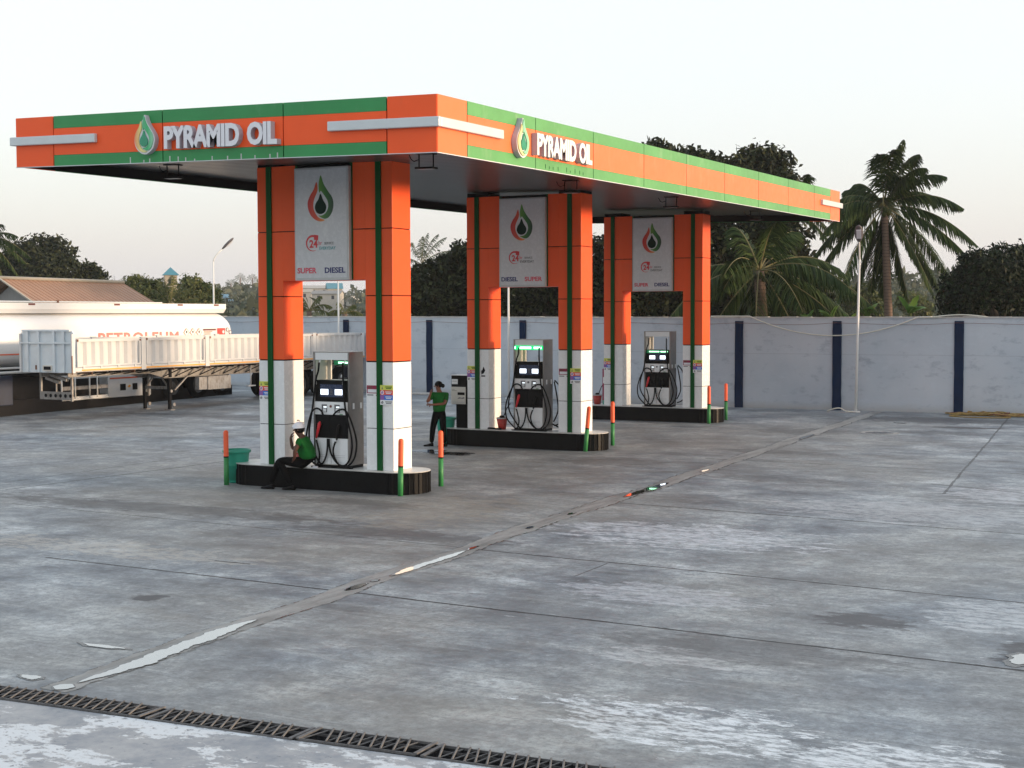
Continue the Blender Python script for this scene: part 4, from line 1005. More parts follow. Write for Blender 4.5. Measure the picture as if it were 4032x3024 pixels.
# small litter on the islands
b = MB(); b.tube(cr([(.40, -.08, zt[0] + .01), (.46, -.12, zt[0] + .02), (.56, -.10, zt[0] + .012), (.66, -.13, zt[0] + .015)]), .016, 'red', 8)
tag(b.build('red_cloth'), 'small red cloth on the nearest island at the foot of the green striped pillar', 'cloth')
b = MB(); b.box((1.33, -.17, zt[0]), (1.43, -.11, zt[0] + .03), 'cap', .012); tag(b.build('crumpled_tissue'), 'white crumpled tissue on the island edge behind the seated attendant', 'tissue')
b = MB(); b.tube(cr([(.55, SP + .02, zt[1] + .02), (.66, SP - .03, zt[1] + .03), (.80, SP - .02, zt[1] + .02), (.95, SP - .06, zt[1] + .02)]), .022, 'black', 8)
tag(b.build('black_rag'), 'black rag lying beside the red bucket on the middle island', 'rag')
# yellow rope heap, debris
b = MB(); rr = random.Random(3)
for k in range(26):
    cx, cy = 8.95 + rr.uniform(0, 1.9), 21.35 + rr.uniform(-.3, .2); rad_ = rr.uniform(.15, .5); ph = rr.uniform(0, 6.28); pts = []
    for j in range(22): a = ph + j * .33; pts.append((cx + rad_ * math.cos(a) * 1.3, cy + rad_ * math.sin(a) * .45, gz(cy) + .03 + .09 * rr.random() * max(0, 1 - abs(cx - 9.9))))
    b.tube(pts, .016, 'yellowrope' if k % 4 else 'rust', 5)
pts = [(9.75 + .85 * math.cos(a), 20.75 + .42 * math.sin(a), gz(20.7) + .02) for a in np.linspace(0, 2 * math.pi, 40)]; b.tube(pts, .018, 'yellowrope', 5)
tag(b.build('rope_heap'), 'heap of yellow rope at the foot of the wall on the right', 'rope')
b = MB(); b.tube(cr([(5.2, 21.1, .25), (5.4, 21.0, .33), (5.6, 21.05, .36), (5.8, 21.0, .28), (6.0, 21.1, .26)]), .02, 'pvc', 6); b.box((5.3, 20.95, .235), (5.9, 21.1, .25), 'signframe')
tag(b.build('litter'), 'pale scrap of sheet and pipe lying left of the right lamp post foot', 'litter')
b = MB(); b.box((-10.95, 23.2, .262), (-10.0, 23.6, .33), 'coping', .02); tag(b.build('concrete_slab'), 'small concrete slab at the foot of a navy pillar, behind the standing attendant', 'slab')
b = MB(); b.lathe([(.16, 0), (.30, .02), (.36, .10), (.36, .14), (.30, .20), (.16, .22), (.12, .20), (.14, .11), (.12, .02)], 'tyre', (8.2, 16.2, gz(16.2) - .205), 32)
# oval manhole ring
b.bm.free(); b = MB(); b.lathe([(.30, 0), (.34, .012), (.40, .012), (.43, 0)], 'gutter', (8.25, 14.9, gz(14.9)), 40, 1.2, 1.0); b.lathe([(.001, .003), (.30, .003)], 'wetdark', (8.25, 14.9, gz(14.9)), 40, 1.2, 1.0)
tag(b.build('manhole'), 'oval manhole cover set in the yard to the right of the gutter', 'manhole')

# ================================================================== PEOPLE
def skinned(name, chains, mat, parent, sub=2):
    """chains: list of lists of (x, y, z, r) ; joints with identical positions are shared. first joint is the root of its island."""
    bm = bmesh.new(); L = bm.verts.layers.skin.verify(); idx = {}; first = set()
    for ch in chains:
        prev = None
        for k, (x, y, z, r_) in enumerate(ch):
            key = (round(x, 4), round(y, 4), round(z, 4))
            if key not in idx:
                v = bm.verts.new((x, y, z)); rr_ = r_ if hasattr(r_, '__len__') else (r_, r_); v[L].radius = rr_; idx[key] = v
                if prev is None: v[L].use_root = True
            v = idx[key]
            if prev is not None and prev is not v: bm.edges.new((prev, v))
            prev = v
    me = bpy.data.meshes.new(name); bm.to_mesh(me); bm.free()
    o = bpy.data.objects.new(name, me); col.objects.link(o)
    s = o.modifiers.new('skin', 'SKIN'); s.use_smooth_shade = True
    u = o.modifiers.new('sub', 'SUBSURF'); u.levels = sub; u.render_levels = sub
    dg = bpy.context.evaluated_depsgraph_get(); m2 = bpy.data.meshes.new_from_object(o.evaluated_get(dg)); bpy.data.objects.remove(o)
    m2.name = name; m2.materials.clear(); m2.materials.append(M[mat])
    for p in m2.polygons: p.use_smooth = True
    o = bpy.data.objects.new(name, m2); col.objects.link(o)
    if parent is not None: o.parent = parent; o.matrix_parent_inverse = inv_world(parent)
    return o
def V3(*a): return Vector(a)
def head_chains(neck, c, f, side, up, s=1.0):
    """neck base, head centre, face direction"""
    P = lambda a, b_, d, r_: (*(c + f * a * s + side * b_ * s + up * d * s), r_ if not hasattr(r_, '__len__') else r_)
    nk = (*neck, .058 * s)
    return [[nk, P(-.012, 0, -.085, .060 * s), P(-.005, 0, -.03, .080 * s), P(-.012, 0, .035, .088 * s), P(-.02, 0, .075, .062 * s)],
            [P(-.005, 0, -.03, .080 * s), P(.045, 0, -.055, .042 * s)],
            [P(.06, 0, .0, .018 * s), P(.094, 0, -.012, .014 * s), P(.086, 0, -.02, .015 * s)],
            [P(-.01, .082, -.01, .012 * s), P(-.02, .094, .01, .014 * s), P(-.018, .092, -.018, .011 * s)],
            [P(-.01, -.082, -.01, .012 * s), P(-.02, -.094, .01, .014 * s), P(-.018, -.092, -.018, .011 * s)]]
def face_bits(c, f, side, up, parent, s=1.0):
    for q in (-1, 1):
        b = MB(); p = c + f * .074 * s + side * .030 * q * s + up * .012 * s
        b.lathe([(.0005, -.008 * s), (.008 * s, -.004 * s), (.010 * s, 0), (.008 * s, .004 * s), (.0005, .008 * s)], 'eyew', p, 10); b.lathe([(.0005, -.004 * s), (.005 * s, 0), (.0005, .004 * s)], 'seam', p + f * .009 * s, 8); b.build('eye', parent)
    b = MB(); p = c + f * .080 * s - up * .048 * s
    b.tube([p - side * .022 * s, p + f * .006 * s, p + side * .022 * s], [.004, .008, .004], 'lips', 8); b.build('mouth', parent)
def hand_chains(wrist, palm_dir, nrm, curl, s=1.0, thumb=1):
    """palm plus four separate bent fingers and a thumb from the side of the palm"""
    d = palm_dir.normalized(); n = nrm.normalized(); sd_ = d.cross(n).normalized(); w_ = wrist
    T = lambda v, r_: (*v, r_)
    ch = [[T(w_, .024 * s), T(w_ + d * .035 * s, (.032 * s, .018 * s)), T(w_ + d * .075 * s, (.034 * s, .016 * s))]]
    for k, (off, L) in enumerate(((-.027, .068), (-.009, .078), (.009, .074), (.027, .058))):
        p0 = w_ + d * .07 * s + sd_ * off * s; a1 = curl * .4; a2 = curl; a3 = curl * 1.6
        dir_ = lambda a: (d * math.cos(a) - n * math.sin(a))
        p1 = p0 + dir_(a1) * L * .45 * s; p2 = p1 + dir_(a2) * L * .32 * s; p3 = p2 + dir_(a3) * L * .25 * s
        ch.append([T(p0, .0095 * s), T(p1, .0090 * s), T(p2, .0082 * s), T(p3, .0068 * s)])
    p0 = w_ + d * .025 * s - sd_ * .022 * thumb * s; q = (d * .6 - sd_ * thumb * .75 - n * .35).normalized(); q2 = (d * .85 - sd_ * thumb * .2 - n * .5).normalized()
    p1 = p0 + q * .034 * s; p2 = p1 + q2 * .026 * s
    ch.append([T(p0, .012 * s), T(p1, .0105 * s), T(p2, .0085 * s)])
    return ch
def shoe(parent, heel, toe_dir, L, w_, m='black'):
    d = toe_dir.normalized(); sd_ = Vector((-d.y, d.x, 0)); b = MB(); prof = [(0, .8, .075), (.15, 1, .085), (.4, .95, .07), (.65, 1.08, .05), (.88, .9, .04), (1, .45, .03)]
    rings = []
    for t, ww, hh in prof:
        c = heel + d * L * t; rings.append([b.bm.verts.new(c + sd_ * (w_ * ww * math.cos(a)) + Vector((0, 0, hh * .5 + hh * .5 * math.sin(a)))) for a in [2 * math.pi * k / 12 for k in range(12)]])
    k = b.mi(m)
    for i in range(len(rings) - 1):
        for j in range(12):
            f = b.bm.faces.new((rings[i][j], rings[i][(j + 1) % 12], rings[i + 1][(j + 1) % 12], rings[i + 1][j])); f.smooth = True; f.material_index = k
    for rg in (rings[0], rings[-1]): b.bm.faces.new(rg).material_index = k
    b.build('shoe', parent)
UP = Vector((0, 0, 1))
# --- seated attendant on the kerb of the nearest island
rt = root('person', (1.25, -.22, 0), 'person in green shirt and white cap sitting on the kerb, hand raised to the mouth', 'person')
f = Vector((-.93, -.36, -.06)).normalized(); sdv = UP.cross(f).normalized(); upv = f.cross(sdv).normalized()
hc = Vector((1.115, -.30, 1.115)); neck = Vector((1.185, -.27, .985)); chest = Vector((1.235, -.245, .86)); belly = Vector((1.27, -.22, .66)); pel = Vector((1.265, -.20, .52))
shN = Vector((1.215, -.40, .915)); elN = Vector((1.165, -.475, .735)); wrN = Vector((1.125, -.44, .595))
shF = Vector((1.18, -.12, .915)); elF = Vector((.955, -.26, .745)); wrF = Vector((.950, -.31, .945))
T4 = lambda v, r_: (*v, r_)
body = [[T4(pel, .12), T4(belly, .13), T4(chest, .12), T4(neck, .058)],
        [T4(chest, .12), T4(shN, .055), T4(elN, .040), T4(wrN, .026)], [T4(chest, .12), T4(shF, .055), T4(elF, .040), T4(wrF, .026)]]
body += head_chains(neck, hc, f, sdv, upv, 1.02)
body += hand_chains(wrF, Vector((.25, -.02, .8)), Vector((-.9, -.2, .2)), .75, .95, 1) + hand_chains(wrN, Vector((-.4, .1, -.35)), Vector((-.1, -.6, .6)), .35, .95, -1)
bd = skinned('body', body, 'skin', rt); face_bits(hc, f, sdv, upv, bd, 1.02)
skinned('shirt', [[T4(pel + Vector((.01, 0, .03)), .158), T4(belly, .172), T4(chest, .150), T4(neck + Vector((.01, 0, -.02)), .072)],
                  [T4(chest, .150), T4(shN + Vector((0, 0, -.01)), .080), T4(shN.lerp(elN, .55), .066)], [T4(chest, .150), T4(shF, .080), T4(shF.lerp(elF, .5), .066)]], 'shirt', rt)
kN = Vector((.80, -.47, .545)); aN = Vector((1.03, -.42, .10)); kF = Vector((.72, -.36, .53)); aF = Vector((.58, -.45, .10))
skinned('trousers', [[T4(Vector((1.28, -.17, .60)), .140), T4(Vector((1.27, -.17, .51)), .150), T4(Vector((1.20, -.29, .50)), .112), T4(kN, .080), T4(kN.lerp(aN, .5), .072), T4(aN, .058)],
                     [T4(Vector((1.27, -.17, .51)), .150), T4(Vector((1.16, -.17, .50)), .108), T4(kF, .078), T4(kF.lerp(aF, .5), .070), T4(aF, .058)]], 'trouser', rt)
shoe(rt, Vector((1.11, -.41, 0)), Vector((-1, -.12, 0)), .27, .045); shoe(rt, Vector((.65, -.44, 0)), Vector((-1, -.15, 0)), .27, .045)
# hair, cap
def ell(b, c, rx, ry, rz, m, F_, S_, U_, a0=-math.pi / 2, a1=math.pi / 2, seg=20, st=10):
    k = b.mi(m); rings = []
    for i in range(st + 1):
        th = a0 + (a1 - a0) * i / st
        rings.append([b.bm.verts.new(c + F_ * (rx * math.cos(th) * math.cos(ph)) + S_ * (ry * math.cos(th) * math.sin(ph)) + U_ * (rz * math.sin(th))) for ph in [2 * math.pi * j / seg for j in range(seg)]])
    for i in range(st):
        for j in range(seg):
            ff = b.bm.faces.new((rings[i][j], rings[i][(j + 1) % seg], rings[i + 1][(j + 1) % seg], rings[i + 1][j])); ff.smooth = True; ff.material_index = k
b = MB(); ell(b, hc - f * .030 + upv * .018, .096, .094, .098, 'hair', f, sdv, upv, -.9); b.build('hair', rt)
capc = hc + upv * .052 - f * .008
b = MB(); ell(b, capc - upv * .015, .120, .112, .115, 'cap', f, sdv, (upv + f * -.12).normalized(), -.05)
capo = b.build('cap', rt)
b = MB(); n = 12; A = []; B2 = []
for j in range(n + 1):
    a = -1.15 + 2.3 * j / n
    inner = capc + f * (.108 * math.cos(a)) + sdv * (.100 * math.sin(a)); outer = capc + f * (.108 * math.cos(a) + .085 * math.cos(a * .9)) + sdv * (.098 * math.sin(a)) - upv * (.018 * math.cos(a)) + upv * .01
    A.append(inner); B2.append(outer)
for j in range(n):
    for d0, fl in ((0, False), (-.006, True)):
        q = [A[j] + upv * d0, A[j + 1] + upv * d0, B2[j + 1] + upv * d0, B2[j] + upv * d0]; b.face(q[::-1] if fl else q, 'cap', True)
b.build('brim', capo)
b = MB(); b.tube(cr([capc + upv * .112 - sdv * .05 + f * .03, capc + upv * .128, capc + upv * .112 + f * .03 - sdv * .01 - f * .06]), .010, 'greyink', 6); b.build('cap_strap', capo)

# --- standing attendant
zg = gz(7.45) + .002
rt = root('person', (-.45, 7.45, zg), 'person in green shirt and black trousers standing with chin in hand beside the middle island', 'person')
f = Vector((-.86, -.50, -.03)).normalized(); sdv = UP.cross(f).normalized(); upv = f.cross(sdv).normalized()
hc = Vector((-.475, 7.44, 1.535)); neck = Vector((-.44, 7.46, 1.40)); chest = Vector((-.43, 7.48, 1.25)); belly = Vector((-.455, 7.47, 1.06)); pel = Vector((-.455, 7.47, .92))
shR = Vector((-.575, 7.40, 1.33)); elR = Vector((-.665, 7.26, 1.15)); wrR = Vector((-.575, 7.27, 1.345))
shL = Vector((-.290, 7.55, 1.32)); elL = Vector((-.275, 7.42, 1.115)); wrL = Vector((-.545, 7.25, 1.095))
body = [[T4(pel, .12), T4(belly, .115), T4(chest, .115), T4(neck, .052)],
        [T4(chest, .115), T4(shR, .055), T4(elR, .040), T4(wrR, .026)], [T4(chest, .115), T4(shL, .055), T4(elL, .040), T4(wrL, .026)]]
body += head_chains(neck, hc, f, sdv, upv, .98)
body += hand_chains(wrR, Vector((.06, .06, .5)), Vector((-.6, -.8, .1)), .8, .95, -1) + hand_chains(wrL, Vector((-.7, -.1, .05)), Vector((-.2, -.8, .2)), .3, .95, 1)
bd = skinned('body', body, 'skin_l', rt); face_bits(hc, f, sdv, upv, bd, .98)
skinned('shirt', [[T4(pel + Vector((0, 0, -.02)), .150), T4(pel + Vector((0, 0, .05)), .162), T4(belly, .160), T4(chest, .145), T4(neck + Vector((0, 0, -.02)), .066)],
                  [T4(chest, .145), T4(shR, .075), T4(shR.lerp(elR, .65), .062)], [T4(chest, .145), T4(shL, .075), T4(shL.lerp(elL, .70), .062)]], 'shirt', rt)
hR, kR, aR = Vector((-.535, 7.45, .84)), Vector((-.605, 7.42, .52)), Vector((-.655, 7.44, .16)); hL, kL, aL = Vector((-.375, 7.49, .84)), Vector((-.345, 7.47, .52)), Vector((-.325, 7.50, .16))
pv = Vector((-.455, 7.47, .90))
skinned('trousers', [[T4(pv + Vector((0, 0, .10)), .135), T4(pv, .145), T4(hR, .100), T4(kR, .076), T4(aR, .058)], [T4(pv, .145), T4(hL, .100), T4(kL, .076), T4(aL, .058)]], 'trouser', rt)
shoe(rt, Vector((-.615, 7.47, zg)), Vector((-.8, -.5, 0)), .24, .042); shoe(rt, Vector((-.28, 7.53, zg)), Vector((-.55, -.8, 0)), .24, .042)
b = MB(); ell(b, hc - f * .024 + upv * .030, .096, .090, .090, 'hair', f, sdv, upv, -.75); ell(b, hc - f * .125 + upv * .0, .045, .05, .05, 'hair', f, sdv, upv); b.build('hair', rt)
b = MB(); q = shL.lerp(elL, .25) + f * .055 - sdv * .02 + Vector((-.02, -.045, .0)); n_ = (q - shL.lerp(elL, .25)).normalized(); s_ = n_.cross(UP).normalized()
b.prism([(-.03, -.035), (.03, -.035), (.012, .035), (-.012, .035)], lambda u, v, d: q + s_ * u + UP * v + n_ * d, 0, .012, 'cap'); b.build('shirt_badge', rt)
# ================================================================== FLATBED TRAILER
def wheel(y, x, z, r_, w_, parent, out=1):
    """one wheel, axle along x, outer face towards +x * out"""
    b = MB(); prof = [(r_ * .62, -w_ / 2), (r_ * .93, -w_ / 2), (r_, -w_ * .36), (r_, w_ * .36), (r_ * .93, w_ / 2), (r_ * .62, w_ / 2)]
    b.lathe(prof, 'tyre', (0, 0, 0), 28); Mx = Matrix.Translation((x, y, z)) @ Matrix.Rotation(R(90) * out, 4, 'Y')
    for v in b.bm.verts: v.co = Mx @ v.co
    o = b.build('wheel', parent)
    b = MB(); b.lathe([(r_ * .62, w_ * .42), (r_ * .56, w_ * .2), (r_ * .3, w_ * .15), (r_ * .27, w_ * .40), (.12 * r_, w_ * .46), (.001, w_ * .46)], 'rim', (0, 0, 0), 24)
    for v in b.bm.verts: v.co = Mx @ v.co
    b.build('rim', o)
TX0, TX1, TY0, TY1 = -15.92, -13.80, 9.07, 24.36
tr = root('flatbed_trailer', (-14.86, 16.5, gz(16.5)), 'white dropside flatbed trailer with yellow stripe parked on its landing legs', 'trailer')
b = MB()
out_ = [(TX0, 1.545), (TX1, 1.545), (TX1, 2.70), (TX1 - .11, 2.815), (TX0 + .11, 2.815), (TX0, 2.70)]
b.prism(out_, lambda u, v, d: (u, TY0 + d, v), .03, .09, 'truckblue')
for x in (-15.62, -15.17, -14.55, -14.17): b.box((x - .045, TY0 - .03, 1.56), (x + .045, TY0 + .029, 2.78), 'truckblue')
b.box((TX0 + .03, TY0 - .045, 2.40), (TX1 - .05, TY0 + .0, 2.45), 'truckblue'); b.box((TX0 + .1, TY0 - .04, 2.765), (TX1 - .1, TY0 + .03, 2.812), 'truckblue')
for x in (TX0, TX1 - .06): b.box((x, TY0 - .04, 1.55), (x + .06, TY0 + .03, 2.69), 'truckwhite')
b.box((TX1 - .02, TY0 - .045, 1.50), (TX1 + .004, TY0 - .041 + .02, 2.05), 'rust')
hb = b.build('headboard', tr)
b = MB(); b.box((-15.30, TY0 - .02, 1.63), (-15.20, TY0 + .029, 1.76), 'rust'); b.box((-14.98, TY0 - .035, 1.60), (-14.62, TY0 + .029, 1.76), 'beige'); b.box((-14.94, TY0 - .040, 1.63), (-14.66, TY0 - .036, 1.73), 'chassis'); b.build('connector_box', hb)
b = MB(); b.box((TX0 + .02, TY0 + .1, 1.56), (TX1 - .02, TY1, 1.62), 'chassis_g'); b.build('deck', tr)
posts = [TY0 + .04, 12.04, 15.06, 18.06, 21.06, TY1 - .1]
for side, x in ((1, TX1), (-1, TX0)):
    for y0_, y1_ in zip(posts, posts[1:]):
        ya, yb = y0_ + .13, y1_ - .13; b = MB(); n = int((yb - ya) / .0865) // 2 * 2; k = b.mi('truckwhite'); prev = None
        pts_ = []
        for j in range(n + 1):
            y = ya + .05 + (yb - ya - .1) * j / n; dx = (0 if (j % 4) in (0, 1) else -.075) * side; pts_.append((x - .01 * side + dx, y))
        for (xa, y_a), (xb, y_b) in zip(pts_, pts_[1:]): b.face([(xa, y_a, 1.76), (xb, y_b, 1.76), (xb, y_b, 2.45), (xa, y_a, 2.45)], 'truckwhite')
        b.box((x - .055 * side, ya, 2.45), (x + .005 * side, yb, 2.535), 'truckwhite'); b.box((x - .055 * side, ya, 1.715), (x + .005 * side, yb, 1.765), 'truckwhite')
        b.box((x - .055 * side, ya, 1.765), (x + .005 * side, ya + .05, 2.45), 'truckwhite'); b.box((x - .055 * side, yb - .05, 1.765), (x + .005 * side, yb, 2.45), 'truckwhite')
        for j in range(4):
            yy = ya + .25 + j * (yb - ya - .5) / 3; b.box((x - .02 * side, yy - .04, 1.66), (x + .02 * side, yy + .04, 1.735), 'truckwhite')
        dsd = b.build('dropside', tr)
        if side == 1:
            b = MB(); b.box((x + .005, ya - .02, 2.46), (x + .012, ya + .05, 2.53), 'rust'); b.box((x + .005, yb - .05, 2.45), (x + .012, yb + .02, 2.50), 'rust'); b.build('rusty_hinge', dsd)
    for y in posts[1:-1]:
        b = MB(); b.box((x - .08 * side, y - .10, 1.55), (x + .012 * side, y + .10, 2.56), 'truckwhite'); b.build('post', tr)
b = MB(); b.box((TX1 - .06, TY0 + .1, 1.585), (TX1 - .003, TY1, 1.70), 'truckwhite'); b.box((TX0 + .003, TY0 + .1, 1.585), (TX0 + .06, TY1, 1.70), 'truckwhite'); b.build('side_rail', tr)
b = MB(); b.box((TX1 - .003, TY0 + .35, 1.598), (TX1 + .003, TY1, 1.638), 'yellow'); b.build('yellow_stripe', tr)
b = MB(); b.box((TX0, TY1 - .04, 1.55), (TX1, TY1, 2.53), 'truckwhite'); b.build('tailboard', tr)
for x in (-15.35, -14.35):
    b = MB(); pr = [(9.4, 1.42), (12.9, 1.38), (13.5, 1.23), (16.5, 1.22), (23.9, 1.22), (23.9, 1.56), (9.4, 1.56)]
    b.prism(pr, lambda u, v, d: (x + d, u, v), -.01, .01, 'chassis_g'); b.box((x - .07, 13.5, 1.205), (x + .07, 23.9, 1.222), 'chassis_g'); b.box((x - .07, 9.4, 1.40), (x + .07, 12.9, 1.42), 'chassis_g'); b.build('chassis_beam', tr)
b = MB()
for k in range(24):
    y = 9.9 + k * .60; 
    if y > 23.8: break
    b.box((TX0 + .07, y - .02, 1.49), (TX1 - .065, y + .02, 1.555), 'rust' if k % 3 == 0 else 'chassis')
    b.bar((-14.33, y, 1.25 if y > 13.4 else 1.42), (TX1 - .1, y + .42, 1.53), .05, .03, 'chassis')
b.build('outriggers', tr)
for x in (-14.36, -15.40):
    z = gz(13.84); b = MB(); b.box((x - .055, 13.78, z + .35), (x + .055, 13.90, 1.55), 'chassis', .006); b.box((x - .042, 13.795, z + .03), (x + .042, 13.885, z + .36), 'chassis', .004); b.box((x - .13, 13.74, z), (x + .13, 13.94, z + .03), 'chassis_g')
    b.cyl((x + .06, 13.84, z + .62), (x + .09, 13.84, z + .62), .05, .05, 'chassis_g', 12); b.cyl((x + .04, 13.98, z + .18), (x + .08, 13.98, z + .18), .06, .06, 'chassis_g', 14); b.build('landing_leg', tr)
b = MB(); b.bar((-15.34, 13.84, .88), (-14.42, 13.84, .88), .09, .09, 'chassis_g'); b.bar((-15.34, 13.84, .90), (-14.9, 13.84, 1.40), .05, .05, 'chassis_g'); b.bar((-14.42, 13.84, .90), (-14.85, 13.84, 1.40), .04, .04, 'chassis_g')
b.bar((-15.3, 13.9, .60), (-15.3, 13.9, 1.40), .05, .05, 'chassis_g'); b.bar((-14.3, 14.0, .8), (-14.25, 14.6, 1.25), .06, .04, 'chassis_g'); b.build('leg_brace', tr)
# front frame with five round holes
b = MB(); yb_ = 9.75; k = b.mi('chassis_g')
hx = [-15.55 + .2 * j for j in range(6)]
b.box((-15.86, yb_, .70), (-15.80, yb_ + .06, 1.50), 'chassis_g'); b.box((-14.60, yb_, .66), (-14.54, yb_ + .06, 1.46), 'chassis_g'); b.box((-15.799, yb_ + .001, .70), (-14.601, yb_ + .02, .94), 'chassis_g'); b.box((-15.22, yb_ + .01, .94), (-15.18, yb_ + .04, 1.3), 'chassis_g')
for x in hx: b.cyl((x - .06, yb_ - .004, .82), (x - .06, yb_ + .0005, .82), .055, .055, 'chassis', 18)
b.bar((-15.6, yb_ - .05, 1.50), (-14.7, yb_ - .02, 1.30), .12, .08, 'chassis_g'); b.bar((-15.5, yb_ - .08, 1.36), (-15.0, yb_ - .04, 1.22), .10, .08, 'chassis_g'); b.build('front_frame', tr)
for y in (20.35, 21.65, 22.95):
    for x, o_ in ((-14.02, 1), (-15.70, -1)): wheel(y, x, gz(y) + .50, .50, .30, tr, o_)
    b = MB(); b.cyl((-15.6, y, gz(y) + .5), (-14.1, y, gz(y) + .5), .07, .07, 'chassis', 12); b.build('axle', tr)
b = MB(); b.box((-14.15, 14.85, .78), (-13.98, 15.25, 1.19), 'chassis_g'); b.box((-14.2, 15.26, .76), (-13.95, 16.45, 1.20), 'chassis_g', .01); b.build('tool_box', tr)
b = MB(); b.cyl((-14.1, 17.7, .80), (-14.1, 17.7, 1.5), .022, .022, 'truckwhite', 8); b.box((-14.16, 17.5, .76), (-14.04, 17.9, .80), 'truckwhite'); b.build('spare_hanger', tr)

# ================================================================== TANKER
tk = root('tanker_trailer', (-18.55, 12, gz(12)), 'long white fuel tanker trailer lettered PETROLEUM in red, behind the flatbed trailer', 'tanker')
AX_, HW_, ZC_, HH_ = -18.55, 1.25, 2.46, .89
def xsec(s, y):
    P = []
    for k in range(48):
        a = 2 * math.pi * k / 48; c, s_ = math.cos(a), math.sin(a); e_ = 2 / 2.5
        P.append(Vector((AX_ + HW_ * s * math.copysign(abs(c) ** e_, c), y, ZC_ + HH_ * s * math.copysign(abs(s_) ** e_, s_))))
    return P
b = MB(); k = b.mi('tank'); rings = []
for s, y in ((.02, -4.35), (.5, -4.30), (.85, -4.1), (1, -3.8), (1, 20.45), (.985, 20.62), (.90, 20.80), (.70, 20.95), (.4, 21.03), (.02, 21.05)): rings.append([b.bm.verts.new(p) for p in xsec(s, y)])
for i in range(len(rings) - 1):
    for j in range(48):
        ff = b.bm.faces.new((rings[i][j], rings[i][(j + 1) % 48], rings[i + 1][(j + 1) % 48], rings[i + 1][j])); ff.smooth = True; ff.material_index = k
tb = b.build('tank', tk)
b = MB()
for y in (20.40,): 
    P = xsec(1.004, y); Q = xsec(1.004, y + .05)
    for j in range(48): b.face([P[j], P[(j + 1) % 48], Q[(j + 1) % 48], Q[j]], 'tank')
b.build('end_band', tb)
b = MB(); b.prism([(AX_ - .85, 3.30), (AX_ + .85, 3.30), (AX_ + .97, 3.44), (AX_ + .97, 3.635), (AX_ - .97, 3.635), (AX_ - .97, 3.44)], lambda u, v, d: (u, -3.5 + d, v), 0, 24.2, 'tank'); cm = b.build('coaming', tk)
b = MB()
for y in (4.0, 8.3, 11.0, 14.8, 18.0, 20.0): b.box((AX_ + .970, y, 3.56), (AX_ + .974, y + .28, 3.62), 'lips')
b.build('red_mark', cm)
b = MB(); b.tube([(AX_ + .6, -3, 3.70), (AX_ + .6, 17.6, 3.665)], .022, 'pole', 8); b.cyl((AX_ + .6, 12.6, 3.63), (AX_ + .6, 12.6, 3.72), .05, .05, 'rust', 10); b.build('top_pipe', cm)
SX = AX_ + HW_ + .004
text_obj('lettering', 'PETROLEUM', lambda u, v, d: (SX + d, 13.74 + u, 2.25 + v), 3.97, .40, .004, 'faded_letter', 'faded_letter', tb, bold=.03, space=1.12)
b = MB()
for y in (18.13, 18.47, 18.81):
    b.prism([(y - .16, 2.60), (y, 2.44), (y + .16, 2.60), (y, 2.76)], lambda u, v, d: (SX + d, u, v), 0, .004, 'redstripe'); b.prism([(y - .135, 2.60), (y, 2.465), (y + .135, 2.60), (y, 2.735)], lambda u, v, d: (SX + d, u, v), .0041, .006, 'tank')
    b.box((SX + .006, y - .03, 2.58), (SX + .008, y + .03, 2.66), 'seam')
b.build('hazard_diamond', tb)
b = MB(); b.box((SX, 19.05, 2.66), (SX + .004, 19.75, 2.72), 'lips')
for j in range(3): b.box((SX, 19.08, 2.61 - .045 * j), (SX + .004, 19.45 + .1 * (j == 0), 2.628 - .045 * j), 'redstripe')
b.build('warning_text', tb)
b = MB(); b.box((SX, 19.84, 2.46), (SX + .004, 20.28, 2.74), 'stk_red'); b.cyl((SX + .004, 20.18, 2.60), (SX + .007, 20.18, 2.60), .06, .06, 'white_p', 16)
for y, z in ((20.42, 2.68), (20.58, 2.58)): b.cyl((SX - .01, y, z), (SX + .004, y, z), .075, .075, 'lips', 20); b.cyl((SX + .0041, y, z), (SX + .006, y, z), .055, .055, 'tank', 20)
b.build('flammable_plate', tb)
b = MB(); zs = 2.03; a_ = math.acos(1); c_ = AX_ + HW_ * (1 - (abs(zs - ZC_) / HH_) ** 2.5) ** (1 / 2.5); b.box((c_ - .01, -3.7, zs - .025), (c_ + .008, 20.3, zs + .025), 'redstripe'); b.build('stripe', tb)
b = MB(); b.box((AX_ - .5, -3, 1.30), (AX_ + .5, 20.6, 1.56), 'chassis'); b.tube([(AX_ + 1.15, -3, 1.60), (AX_ + 1.15, 12, 1.60)], .035, 'pole', 8); b.tube([(AX_ + 1.2, -3, 1.45), (AX_ + 1.2, 12, 1.47)], .045, 'pole', 8); b.build('chassis', tk)
b = MB(); b.box((AX_ + .35, -2, .45), (AX_ + 1.2, 10.1, 1.38), 'darkblue', .03); b.build('fender_box', tk)
b = MB(); b.box((AX_ - .9, -3, .36), (AX_ + .80, 20.7, 1.29), 'chassis'); b.build('under_shade_box', tk)  # added black box, no real part: makes the space under the tank dark
b = MB(); x = AX_ + 1.2
for z in (1.22, .86, .52): b.box((x - .03, 12.15, z - .06), (x, 14.2, z + .06 if z != 1.22 else z + .12), 'truckwhite' if z != .86 else 'chassis_g')
for y in (12.7, 13.35, 13.7): b.cyl((x + .01, y, .5), (x + .01, y, 1.3), .025, .025, 'pole', 8)
b.tube([(x + .02, 12.1, 1.28), (x + .02, 12.1, .65), (x + .02, 12.2, .52), (x + .02, 12.45, .48), (x + .02, 14.2, .50)], .028, 'pole', 8); b.build('side_guard', tk)
b = MB(); b.box((x - .5, 14.22, .46), (x, 16.3, 1.42), 'truckwhite', .02); sk = b.build('skirt_box', tk)
